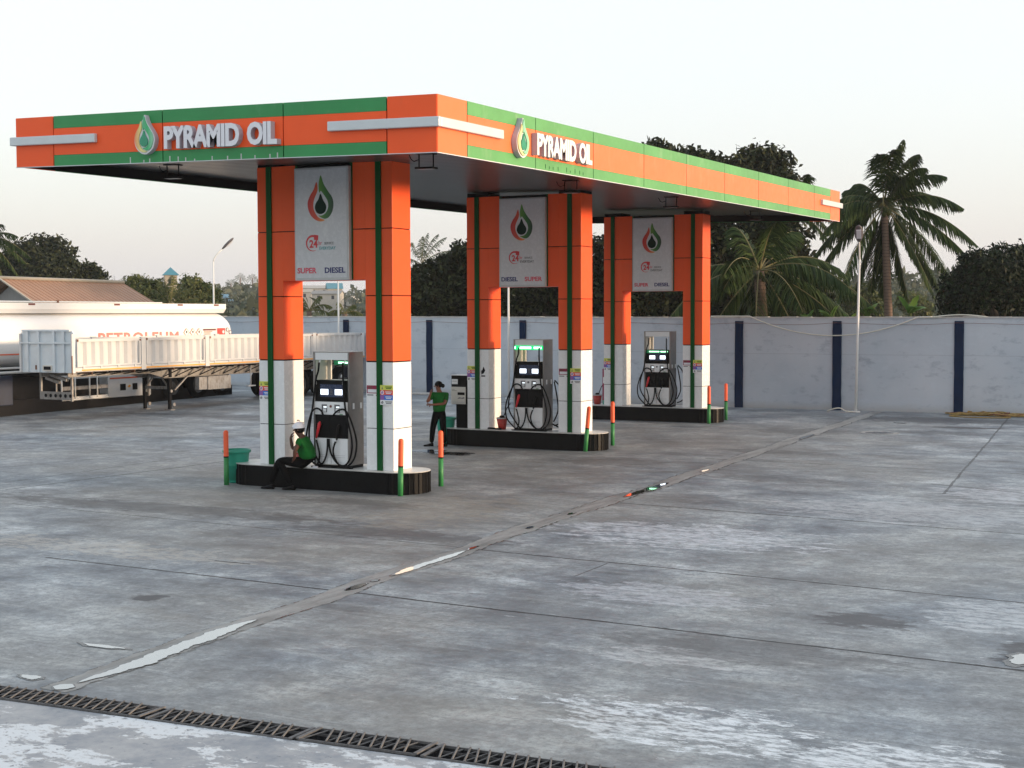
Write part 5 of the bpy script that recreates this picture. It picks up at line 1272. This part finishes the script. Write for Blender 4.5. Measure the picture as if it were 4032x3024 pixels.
b = MB(); b.box((x, 14.3, 1.08), (x + .004, 16.2, 1.13), 'redstripe'); b.build('stripe', sk)
b = MB(); b.box((x, 14.78, .68), (x + .004, 15.05, .90), 'seam'); b.box((x, 15.38, .68), (x + .004, 15.62, .90), 'seam'); b.prism([(15.14, .80), (15.22, .76), (15.30, .83), (15.22, .86)], lambda u, v, d: (x + d, u, v), 0, .005, 'yellow'); b.build('recess', sk)
b = MB(); b.box((x - .45, 16.9, 1.0), (x - .02, 20.9, 1.42), 'truckblue', .02); b.build('mudguard', tk)
b = MB(); b.box((AX_ - .9, 9.6, .10), (AX_ + 1.05, 20.9, .60), 'chassis'); b.build('low_shade_box', tk)  # invented low black box standing in for shadow beneath the tanker
for y in (17.5, 18.85, 20.2):
    for xx, o_ in ((AX_ + 1.02, 1), (AX_ - 1.02, -1)): wheel(y, xx, gz(y) + .5, .50, .32, tk, o_)

# ================================================================== FAR SURROUNDINGS
def at(px, py, Z):
    """image pixel turned into a world point on its camera ray, Z metres away"""
    d = fw + rv * ((px * 1.8228 - 2016) / 5617.4) - uv * ((py * 1.8228 - 1512) / 5617.4)
    return CAM + d * Z
def leaves(C_, R_, n, size, seed, shell=.82, clump=3, squash=.85):
    rg = np.random.default_rng(seed); C_ = np.array(C_, float); R_ = np.array(R_, float); w_ = R_ ** 2; w_ = w_ / w_.sum()
    L = rg.choice(len(R_), n, p=w_); v = rg.normal(size=(n, 3)); v /= np.linalg.norm(v, axis=1)[:, None]
    bumpy = 1 + .13 * np.sin(v[:, 0] * 7 + L * 3) * np.sin(v[:, 1] * 6 + L) + .10 * np.sin(v[:, 2] * 11 + L * 2 + v[:, 0] * 9)
    rr = (shell + (1.06 - shell) * rg.random(n)) * bumpy; inner = rg.random(n) < .25; rr[inner] *= rg.uniform(.45, .9, inner.sum())
    c = C_[L] + v * (rr * R_[L])[:, None] * np.array([1, 1, squash])
    c = np.repeat(c, clump, 0) + rg.normal(size=(n * clump, 3)) * size * .8; vv = np.repeat(v, clump, 0); m = n * clump
    nrm = vv * .6 + rg.normal(size=(m, 3)) * .8; nrm /= np.linalg.norm(nrm, axis=1)[:, None]
    t = np.cross(nrm, rg.normal(size=(m, 3))); t /= np.linalg.norm(t, axis=1)[:, None]; bt = np.cross(nrm, t)
    a = (size * rg.uniform(.7, 1.4, m))[:, None]; b_ = a * rg.uniform(.35, .6, m)[:, None]
    droop = np.array([0, 0, -1.]) * a * .25
    V = np.stack([c - t * a, c + bt * b_, c + t * a + droop, c - bt * b_], 1).reshape(-1, 3)
    return V, np.arange(m * 4).reshape(-1, 4)
def tree(name, label, lobes, n, size, mat, base, seed, group=None, trunk=.22, cat='tree', shell=.82, squash=.85):
    """lobes: world centre + radius"""
    rt = root(name, base, label, cat, group); C_ = [tuple(c) for c, r_ in lobes]; R_ = [r_ for c, r_ in lobes]
    V, F_ = leaves(C_, R_, n, size, seed, shell, squash=squash); mesh_np('crown', V, F_, mat, rt)
    b = MB(); base = Vector(base); cz = Vector((sum(c[0] for c in C_) / len(C_), sum(c[1] for c in C_) / len(C_), sum(c[2] for c in C_) / len(C_)))
    fork = base.lerp(cz, .5); b.tube([base, base.lerp(fork, .5) + Vector((.1, .05, 0)), fork], [trunk * 1.3, trunk, trunk * .8], 'bark', 9)
    for c in C_: c = Vector(c); b.tube([fork, fork.lerp(c, .5) + Vector((0, 0, .2)), c], [trunk * .5, trunk * .3, trunk * .1], 'bark', 6)
    b.build('trunk', rt); return rt
def L_(px, py, Z, rpx, dz=0): return (at(px, py, Z + dz), rpx * Z / 3081)
def base_at(px, Z): p = at(px, 690, Z); return (p.x, p.y, terr(p.x, p.y))
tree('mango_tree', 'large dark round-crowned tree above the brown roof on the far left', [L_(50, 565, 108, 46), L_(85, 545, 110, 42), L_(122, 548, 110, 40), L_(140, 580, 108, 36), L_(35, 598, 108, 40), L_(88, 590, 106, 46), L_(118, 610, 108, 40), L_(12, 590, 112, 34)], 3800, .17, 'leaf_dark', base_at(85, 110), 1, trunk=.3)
tree('mango_tree', 'small dark round tree right of the large tree above the brown roof', [L_(193, 588, 110, 24), L_(178, 603, 110, 22), L_(208, 602, 110, 22), L_(160, 612, 110, 18)], 1100, .15, 'leaf_dark', base_at(193, 110), 2)
for k, (px, py, rp, mt, lb) in enumerate(((250, 632, 24, 'leaf_mid', 'low bush beside the right end of the brown roof'), (295, 620, 30, 'leaf_pale', 'tall wispy pale green bush right of the brown roof'),
        (330, 628, 26, 'leaf_mid', 'mid green bush left of the young palm above the tanker'), (412, 622, 28, 'leaf_pale', 'pale leafy bush right of the young palm above the tanker'), (440, 635, 24, 'leaf_mid', 'yellowish bush just left of the lamp post behind the tanker'))):
    tree('bush', lb, [L_(px, py - 2, 95, rp), L_(px + 20, py + 6, 96, rp * .8), L_(px - 14, py + 20, 94, rp * .8), L_(px + 15, py + 22, 94, rp * .8), L_(px, py + 45, 93, rp), L_(px - 6, py - 14, 96, rp * .45), L_(px + 9, py - 12, 96, rp * .4)], 900, .13, mt, base_at(px, 95), 10 + k, 'bushes behind the tanker', .08, 'bush', shell=.6)
def cluster_tree(px_list, Z, n, size, mat, seed, name, label, trunk=.3, **k):
    return tree(name, label, [L_(a, b_, Z + (i % 3) * 1.2, r_) for i, (a, b_, r_) in enumerate(px_list)], n, size, mat, base_at(px_list[len(px_list) // 2][0], Z), seed, trunk=trunk, **k)
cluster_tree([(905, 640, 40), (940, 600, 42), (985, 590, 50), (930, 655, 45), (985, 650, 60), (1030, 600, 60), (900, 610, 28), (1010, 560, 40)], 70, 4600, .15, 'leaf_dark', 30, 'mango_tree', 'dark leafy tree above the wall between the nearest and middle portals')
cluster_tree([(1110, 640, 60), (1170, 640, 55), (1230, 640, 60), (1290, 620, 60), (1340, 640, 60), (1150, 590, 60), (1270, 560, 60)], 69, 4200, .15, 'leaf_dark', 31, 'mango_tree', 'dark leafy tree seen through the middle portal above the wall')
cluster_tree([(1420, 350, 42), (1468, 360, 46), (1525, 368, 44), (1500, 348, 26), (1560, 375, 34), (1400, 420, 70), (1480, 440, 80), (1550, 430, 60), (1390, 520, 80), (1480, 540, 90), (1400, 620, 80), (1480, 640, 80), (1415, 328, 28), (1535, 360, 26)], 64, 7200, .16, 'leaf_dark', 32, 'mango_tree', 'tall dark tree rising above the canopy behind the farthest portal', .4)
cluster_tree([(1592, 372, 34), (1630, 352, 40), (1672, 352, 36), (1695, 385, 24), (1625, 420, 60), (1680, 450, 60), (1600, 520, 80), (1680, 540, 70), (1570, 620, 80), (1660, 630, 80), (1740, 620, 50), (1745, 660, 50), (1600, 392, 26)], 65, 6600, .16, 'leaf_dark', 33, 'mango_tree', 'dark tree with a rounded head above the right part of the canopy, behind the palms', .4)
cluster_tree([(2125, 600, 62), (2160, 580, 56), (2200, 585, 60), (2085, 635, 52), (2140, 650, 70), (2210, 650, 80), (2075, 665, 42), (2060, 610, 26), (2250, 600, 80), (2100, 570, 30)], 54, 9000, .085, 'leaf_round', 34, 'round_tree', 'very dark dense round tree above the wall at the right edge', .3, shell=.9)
cluster_tree([(1835, 645, 22), (1862, 640, 24), (1885, 650, 22), (1845, 668, 26), (1880, 672, 26)], 112, 1500, .20, 'leaf_mid', 35, 'tree', 'mid green tree behind the lamp post and below the tall palm', .15)
cluster_tree([(1955, 650, 18), (1975, 655, 20), (1990, 668, 20)], 125, 900, .22, 'leaf_pale', 36, 'tree', 'pale green tree between the tall palm trunk and the round tree', .15)
# palms
def palm(name, label, crown, base, fronds, seed, mat='palm', L=3.4, tr_r=.16, wind=(.0, .0, 0), nl=46, leafl=.62, dead=0, group='coconut palms beyond the wall', droop=.62, nuts=True):
    rt = root(name, base, label, 'palm tree', group); rg = random.Random(seed); crown = Vector(crown); base = Vector(base)
    b = MB(); mid = base.lerp(crown, .5) + Vector((rg.uniform(-.15, .15), rg.uniform(-.1, .1), 0)); b.tube(cr([base, base.lerp(mid, .5), mid, mid.lerp(crown, .5), crown], 3), [tr_r * (1.35 - .5 * k / 12) for k in range(13)], 'palmbark', 10)
    b.build('trunk', rt); V = []; F_ = []; VD = []; FD = []; rb = MB(); W_ind = Vector(wind)
    for fi, (lat, upc, dep, ll) in enumerate(fronds):
        d0 = (r0 * lat + Vector((0, 0, 1)) * upc + r0.cross(Vector((0, 0, 1))) * -dep); d0.normalize(); LL = L * ll; pts = []
        horiz = Vector((d0.x, d0.y, 0)); 
        N = 16
        for k in range(N + 1):
            t = k / N; p = crown + d0 * LL * t * (1 - .12 * t) + Vector((0, 0, -1)) * droop * LL * t * t * (0.55 + .45 * horiz.length) + W_ind * t * t * LL
            pts.append(p)
        rb.tube(pts, [.030 * (1 - .85 * k / N) + .004 for k in range(N + 1)], 'rachis', 5)
        isd = fi < dead
        for s in (-1, 1):
            for q in range(nl):
                t = .16 + .84 * q / nl + rg.uniform(-.006, .006); u = t * N; k = min(N - 1, int(u)); p = pts[k].lerp(pts[k + 1], u - k); tg = (pts[k + 1] - pts[k]).normalized()
                sdn = tg.cross(Vector((0, 0, 1))); 
                if sdn.length < .1: sdn = r0.copy()
                sdn.normalize(); l_ = leafl * (math.sin(math.pi * min(1, t * .93 + .07)) ** .6) * rg.uniform(.8, 1.1)
                dirn = (tg * .55 + sdn * s * rg.uniform(.55, .8) + Vector((0, 0, -1)) * rg.uniform(.10, 1.0) + W_ind * .5).normalized()
                wv = tg * .5 + Vector((0, 0, 1)) * .25; wv = (wv - dirn * wv.dot(dirn)).normalized() * (.027 if leafl > .5 else .022)
                m_ = p + dirn * l_ * .5; e_ = p + dirn * l_ * .92 + Vector((0, 0, -1)) * l_ * .28
                VV, FF = (VD, FD) if isd else (V, F_); o0 = len(VV)
                VV.extend([p - wv * .6, p + wv * .6, m_ + wv, m_ - wv, e_ + wv * .25, e_ - wv * .25]); FF.append((o0, o0 + 1, o0 + 2, o0 + 3)); FF.append((o0 + 3, o0 + 2, o0 + 4, o0 + 5))
    rb.build('frond_stems', rt); mesh_np('fronds', [tuple(v) for v in V], F_, mat, rt)
    if VD: mesh_np('dry_fronds', [tuple(v) for v in VD], FD, 'palm_dead', rt)
    if nuts:
        b = MB()
        for k in range(7): ell(b, crown + Vector((rg.uniform(-.22, .22), rg.uniform(-.22, .22), rg.uniform(-.35, -.1))), .10, .10, .13, 'leaf_mid', r0, fw, UP)
        b.build('coconuts', rt)
    return rt
def fr(angs, jit=.25, seed=0, deps=None):
    rg = random.Random(seed); o = []
    for a, l in angs: o.append((math.sin(R(a)), math.cos(R(a)), rg.uniform(-jit, jit), l))
    return o
tall = fr([(-9, 1.15), (-2, 1.3), (6, 1.35), (14, 1.25), (22, 1.1), (38, 1.2), (50, 1.1), (-30, .8), (-42, .85), (60, 1.1), (-55, .85), (-68, .95), (85, 1.15), (100, 1.15), (-82, 1.0), (112, 1.2), (-98, 1.0), (128, 1.1), (-115, 1.1), (-135, 1.1), (142, 1.0), (160, .95), (-155, 1.0), (178, .9), (-170, .85), (20, .8)], .45, 4) + [(.3, .5, .9, .8), (-.3, .5, -.9, .8), (.5, .2, .9, .9), (-.6, .1, .9, .9)]
palm('coconut_palm', 'tall coconut palm standing free against the sky above the right end of the canopy', at(1910, 446, 62), base_at(1925, 62), tall, 5, L=3.7, wind=(.04, .02, 0), droop=.50, leafl=.80, nl=96)
low = [(.95, .55, .3, 1.15), (.9, .2, -.3, 1.2), (.8, .0, .3, 1.25), (.85, -.25, -.2, 1.2), (.6, -.7, .2, 1.1), (-.9, .35, .2, 1.0), (-.8, .1, -.4, 1.1), (-.9, -.2, .4, 1.15), (-.65, -.5, -.3, 1.1), (-.25, .9, .3, .9), (.15, .95, -.3, .9), (.45, .85, .3, 1.0), (-.4, -.75, .5, .9), (.15, -.8, .5, 1.0), (.4, -.6, -.6, 1.1), (-.5, .5, -.8, 1.0), (.6, .6, .7, 1.1), (.9, .4, -.7, 1.1), (-.2, -.1, -.95, .9), (.3, .1, -.95, .9), (-.55, .3, -.75, .8)]
palm('coconut_palm', 'wide low coconut palm just above the wall right of the farthest portal', at(1640, 585, 52), base_at(1648, 52), low, 6, L=4.1, droop=.5, leafl=.82, nl=88, dead=0, tr_r=.22)
mid_ = [(.8, .5, .3, 1), (.95, .2, -.3, 1.1), (.5, .85, .2, 1), (-.5, .85, -.2, 1), (-.9, .4, .3, 1), (0, 1, .2, 1), (.9, -.1, .4, 1), (.7, -.4, -.3, 1), (.3, .9, -.5, 1), (-.7, .1, .6, 1), (.95, .05, .1, 1.2)]
palm('coconut_palm', 'coconut palm mostly hidden behind the right part of the canopy, fronds over its top edge', at(1700, 440, 67), base_at(1700, 67), mid_, 7, L=3.0, droop=.4)
bk = fr([(a, 1.0) for a in (-100, -75, -50, -20, 0, 20, 45, 70, 95, 120)], .5, 9)
palm('coconut_palm', 'grey hazy wind-blown palm between the nearest and middle portals', at(912, 572, 118), base_at(915, 118), [(-.15, 1, .2, 1), (0, 1, -.2, 1.05), (.2, .95, .2, 1.1), (.4, .9, -.2, 1.1), (.8, .5, .1, 1.1), (.95, .2, .2, 1), (-.6, .4, .2, .8), (-.4, .85, .1, .9), (.6, .7, .4, 1)], 8, L=3.9, droop=.36, wind=(.12, .06, 0), nl=30, leafl=.55)
palm('coconut_palm', 'palm cut by the left edge of the photo above the brown roof', at(-34, 515, 82), base_at(-34, 82), fr([(a, 1) for a in (-60, -30, -5, 15, 40, 62, 80, 100, 125, 150, 175, -120, -150, -90)], .4, 12) + [(.95, .05, -.2, 1.3)], 13, L=2.6, droop=.4, nl=30)
palm('young_palm', 'young palm with upright green fronds behind the tanker', at(368, 662, 92), base_at(368, 92), [(-.35, .95, .1, 1), (-.15, 1, -.2, 1.05), (0, 1, .2, 1.1), (.15, 1, -.1, 1.05), (.35, .95, .2, 1), (-.6, .8, .2, .9), (.6, .8, .1, .95), (.8, .5, .2, .9), (-.8, .5, .1, .85)], 14, 'leaf_pale', L=2.6, droop=.25, nl=34, leafl=.5, nuts=False)
for k, (px, py, Z, lb) in enumerate(((499, 612, 560, 'hazy palm on the skyline left of two taller palms right of the lamp post'), (519, 600, 600, 'hazy palm in the middle of the skyline palms left of the nearest portal'), (545, 601, 610, 'hazy skyline palm touching the left edge of the nearest portal'), (572, 604, 600, 'hazy skyline palm mostly behind the nearest left pillar'))):
    palm('far_palm', lb, at(px, py, Z), base_at(px, Z), fr([(a, 1) for a in (-110, -80, -50, -25, 0, 20, 45, 70, 95, 120, 150, -150)], .5, 40 + k), 50 + k, L=3.3, tr_r=.28, nl=14, leafl=1.1, droop=.45, group='hazy palms on the skyline', nuts=False)
palm('young_palm', 'brownish drooping palm seen through the nearest portal above the flatbed side', at(668, 672, 75), base_at(668, 75), [(-.7, .6, .1, 1), (-.3, .9, .1, 1), (.4, .9, .1, 1.2), (.7, .6, .2, 1.2), (.85, .3, .1, 1), (-.9, .2, .1, 1)], 60, 'leaf_pale', L=1.5, droop=.5, nl=26, leafl=.4, nuts=False)
palm('young_palm', 'pale drooping palm behind the second lamp post seen through the nearest portal', at(745, 678, 78), base_at(745, 78), [(-.7, .5, .1, 1), (-.3, .9, .1, 1), (.4, .7, .1, 1), (.7, .4, .2, 1), (-.9, .2, .1, 1)], 61, 'leaf_pale', L=1.3, droop=.5, nl=24, leafl=.4, nuts=False)
# banana plants along the back of the wall
def banana(px, py, Z, n, seed, label, s=1.0):
    bs = base_at(px, Z); rt = root('banana_plant', bs, label, 'banana plant', 'banana plants behind the wall'); rg = random.Random(seed); c = at(px, py + 22, Z)
    b = MB(); b.tube([bs, c], [.12, .07], 'leaf_pale', 8); b.build('stem', rt); V = []; F_ = []
    for k in range(n):
        a = rg.uniform(0, 6.28); el = rg.uniform(.6, 1.4); d = Vector((math.cos(a) * math.cos(el), math.sin(a) * math.cos(el), math.sin(el))); L = rg.uniform(.7, 1.1) * s; sd_ = d.cross(UP).normalized()
        prev = None
        for j in range(9):
            t = j / 8; p = c + d * L * t + Vector((0, 0, -1)) * .45 * L * t * t; w_ = .15 * s * math.sin(math.pi * min(1, t * .9 + .08)) * (1 if j % 2 else .82)
            cur = len(V); V.extend([tuple(p - sd_ * w_ - UP * w_ * .25), tuple(p), tuple(p + sd_ * w_ - UP * w_ * .25)])
            if prev is not None: F_.append((prev, prev + 1, cur + 1, cur)); F_.append((prev + 1, prev + 2, cur + 2, cur + 1))
            prev = cur
    mesh_np('leaves', V, F_, 'banana', rt)
banana(1745, 672, 50, 6, 1, 'small banana plant peeping over the wall below the wide palm', .8)
banana(1795, 668, 50, 7, 2, 'banana plant left of the right lamp post, above the wall')
banana(1872, 664, 51, 8, 3, 'bright banana plant right of the lamp post below the tall palm', 1.1)
banana(1965, 655, 50, 9, 4, 'largest banana plant right of the tall palm trunk', 1.25)
banana(1835, 676, 50, 6, 5, 'low banana plant directly behind the top of the right lamp post base', .7)
# houses
def house(name, label, px, py, Z, w_, d_, h_, rh, wm, rm, rot=0, gable=True, group=None, z=None):
    p = at(px, py, Z); z0_ = terr(p.x, p.y) if z is None else z; rt = root(name, (p.x, p.y, z0_), label, 'house', group)
    ax = (Matrix.Rotation(rot, 3, 'Z') @ Vector((r0.x, r0.y, 0))).normalized(); ay = Vector((-ax.y, ax.x, 0)); zt_ = p.z
    Q = lambda u, v, zz_: Vector((p.x, p.y, 0)) + ax * u + ay * v + Vector((0, 0, zz_))
    he = zt_ - rh
    b = MB(); hw, hd = w_ / 2, d_ / 2
    c = [(-hw, -hd), (hw, -hd), (hw, hd), (-hw, hd)]
    for (a, e_) in zip(c, c[1:] + c[:1]): b.face([Q(*a, z0_ - 1), Q(*e_, z0_ - 1), Q(*e_, he), Q(*a, he)], wm)
    if gable:
        b.face([Q(-hw, -hd, he), Q(-hw, hd, he), Q(-hw, 0, zt_)], wm); b.face([Q(hw, -hd, he), Q(hw, hd, he), Q(hw, 0, zt_)], wm)
    b.build('wall', rt)
    b = MB(); o = .3
    if gable:
        for s in (-1, 1):
            q = [Q(-hw - o, s * (hd + o), he - .15), Q(hw + o, s * (hd + o), he - .15), Q(hw + o, 0, zt_), Q(-hw - o, 0, zt_)]; b.face(q, rm); b.face([v + UP * .08 for v in q], rm)
            for i in range(4): b.face([q[i], q[(i + 1) % 4], q[(i + 1) % 4] + UP * .08, q[i] + UP * .08], rm)
    else:
        k = .0 if w_ <= d_ * 1.2 else (w_ - d_) / 2
        e4 = [Q(-hw - o, -hd - o, he), Q(hw + o, -hd - o, he), Q(hw + o, hd + o, he), Q(-hw - o, hd + o, he)]; t2 = [Q(-k, 0, zt_), Q(k + .01, 0, zt_)]
        b.face([e4[0], e4[1], t2[1], t2[0]], rm); b.face([e4[1], e4[2], t2[1]], rm); b.face([e4[2], e4[3], t2[0], t2[1]], rm); b.face([e4[3], e4[0], t2[0]], rm); b.face(e4, rm)
    b.build('roof', rt)
    b = MB(); n = max(1, int(w_ / 3))
    for k in range(n):
        u = -hw + w_ * (k + .5) / n; v = [Q(u - .4, -hd - .02, he - 1.6), Q(u + .4, -hd - .02, he - 1.6), Q(u + .4, -hd - .02, he - .6), Q(u - .4, -hd - .02, he - .6)]; b.face(v, 'glass'); b.face([q + ay * .03 for q in v], 'glass')
    b.build('window', rt)
    return rt
house('tower_house', 'small tower with a pointed teal roof on the skyline behind the young palm', 368, 577, 220, 1.9, 1.9, 9, 1.25, 'housewall2', 'tealroof', .3, False)
house('far_house', 'small white gabled house with blue roof right of the lamp post', 484, 636, 330, 2.6, 3.4, 4, 1.6, 'housewall', 'blueroof', 1.15)
house('far_house', 'long pale hazy house high in the nearest portal opening', 680, 617, 460, 10, 5, 3, .8, 'housewall', 'housewall')
house('far_house', 'hazy house with a teal roof seen high in the nearest portal opening', 722, 612, 440, 4.5, 5, 4, 1.6, 'housewall2', 'tealroof', .2)
house('far_house', 'grey-roofed hazy house in the middle of the nearest portal opening', 708, 628, 400, 8, 5, 3, .8, 'housewall', 'greyroof', -.1)
house('far_house', 'tiny white gabled house at the right side of the nearest portal opening', 763, 640, 370, 2.4, 3, 3, 1.3, 'housewall', 'housewall', 1.3)
house('far_house', 'pale hazy house at the left side of the nearest portal opening', 660, 625, 430, 4, 4, 3, .8, 'housewall', 'housewall2')
# near building with brown corrugated roof: ridge runs along its own y
rt = root('brown_roof_building', (-35, 27, gz(28)), 'low building with a brown corrugated metal roof behind the tanker', 'building')
RA, RB = at(-60, 599.5, 66), at(266, 611.5, 72); rd = (RB - RA).normalized(); rs = Vector((rd.y, -rd.x, 0)).normalized(); Lr = (RB - RA).length
E1 = lambda t, s, dz: RA + rd * t + rs * s + Vector((0, 0, dz))
b = MB(); q = [E1(1.35, 0, 0), E1(Lr, 0, 0), E1(Lr + .9, 3.6, -1.75), E1(1.35 + .55, 3.6, -1.75)]; b.face(q, 'brownroof'); b.face([v - UP * .06 for v in q], 'brownroof'); b.face([q[1], q[2], q[2] - UP * .06, q[1] - UP * .06], 'brownroof')
q2 = [E1(1.35, 0, 0), E1(Lr, 0, 0), E1(Lr + .9, -3.6, -1.75), E1(1.35 + .55, -3.6, -1.75)]; b.face(q2, 'brownroof'); b.face([v - UP * .06 for v in q2], 'brownroof'); ro = b.build('roof', rt)
b = MB(); b.tube([E1(1.3, 0, .04), E1(Lr + .05, 0, .04)], .09, 'housewall2', 8); b.bar(E1(1.3, 0, .03), E1(1.85, 3.6, -1.70), .10, .06, 'housewall2'); b.build('ridge_cap', ro)
b = MB()
for s, e_ in ((3.4, 0), (-3.4, 0)): b.face([E1(1.9, s, -5.2), E1(Lr + .7, s, -5.2), E1(Lr + .7, s, -1.8), E1(1.9, s, -1.8)], 'housewall2')
b.face([E1(1.9, 3.4, -5.2), E1(1.9, -3.4, -5.2), E1(1.9, -3.4, -1.8), E1(1.9, 0, -.3), E1(1.9, 3.4, -1.8)], 'greyroof'); b.face([E1(Lr + .6, 3.4, -5.2), E1(Lr + .6, -3.4, -5.2), E1(Lr + .6, -3.4, -1.8), E1(Lr + .4, 0, -.3), E1(Lr + .6, 3.4, -1.8)], 'housewall2'); b.build('wall', rt)

# far woodland covering the hills: uncountable
rg = np.random.default_rng(5); VV, FF = [], []; off = 0; hs = [(482, 300), (680, 420), (722, 400), (708, 380), (763, 350), (660, 400), (368, 200)]
cnt = 0
while cnt < 1150:
    px = rg.uniform(-150, 2400); Z = 130 * (780 / 130) ** (rg.random() ** .8)
    if any(abs(px - h[0]) < 34 and Z > 110 and Z < h[1] + 60 and rg.random() < .93 for h in hs if h[0] > 600) or any(abs(px - h[0]) < 26 and Z < h[1] + 30 for h in hs if h[0] < 600): cnt += 1; continue
    p = at(px, 680, Z); z = terr(p.x, p.y); hgt = rg.uniform(3.5, 6.5) if Z > 200 else rg.uniform(2.2, 4.2); r_ = rg.uniform(2.2, 4.2)
    C_ = [(p.x + rg.normal() * 1.2, p.y + rg.normal() * 1.2, z + hgt * .55 + rg.normal() * .6) for _ in range(3)]
    V, F_ = leaves(C_, [r_, r_ * .8, r_ * .7], 34, .50 + Z / 900, int(rg.integers(1e6)), .75, 2); VV.append(V); FF.append(F_ + off); off += len(V); cnt += 1
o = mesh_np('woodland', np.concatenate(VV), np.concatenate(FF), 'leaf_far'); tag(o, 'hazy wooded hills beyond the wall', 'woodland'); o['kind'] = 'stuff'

# haze
hz = MB(); hz.box((-1900, -400, -9), (1300, 2300, 46), 'seam'); ho = hz.build('haze'); ho.data.materials.clear()
hm = bpy.data.materials.new('haze_air'); hm.use_nodes = True; t = hm.node_tree; t.nodes.clear(); o_ = t.nodes.new('ShaderNodeOutputMaterial'); v_ = t.nodes.new('ShaderNodeVolumePrincipled')
v_.inputs['Color'].default_value = (.93, .95, .98, 1); v_.inputs['Density'].default_value = .00022; v_.inputs['Anisotropy'].default_value = .1
t.links.new(v_.outputs[0], o_.inputs['Volume']); ho.data.materials.append(hm); ho['kind'] = 'stuff'; ho['label'] = 'thin pale evening haze over the whole place'; ho['category'] = 'haze'
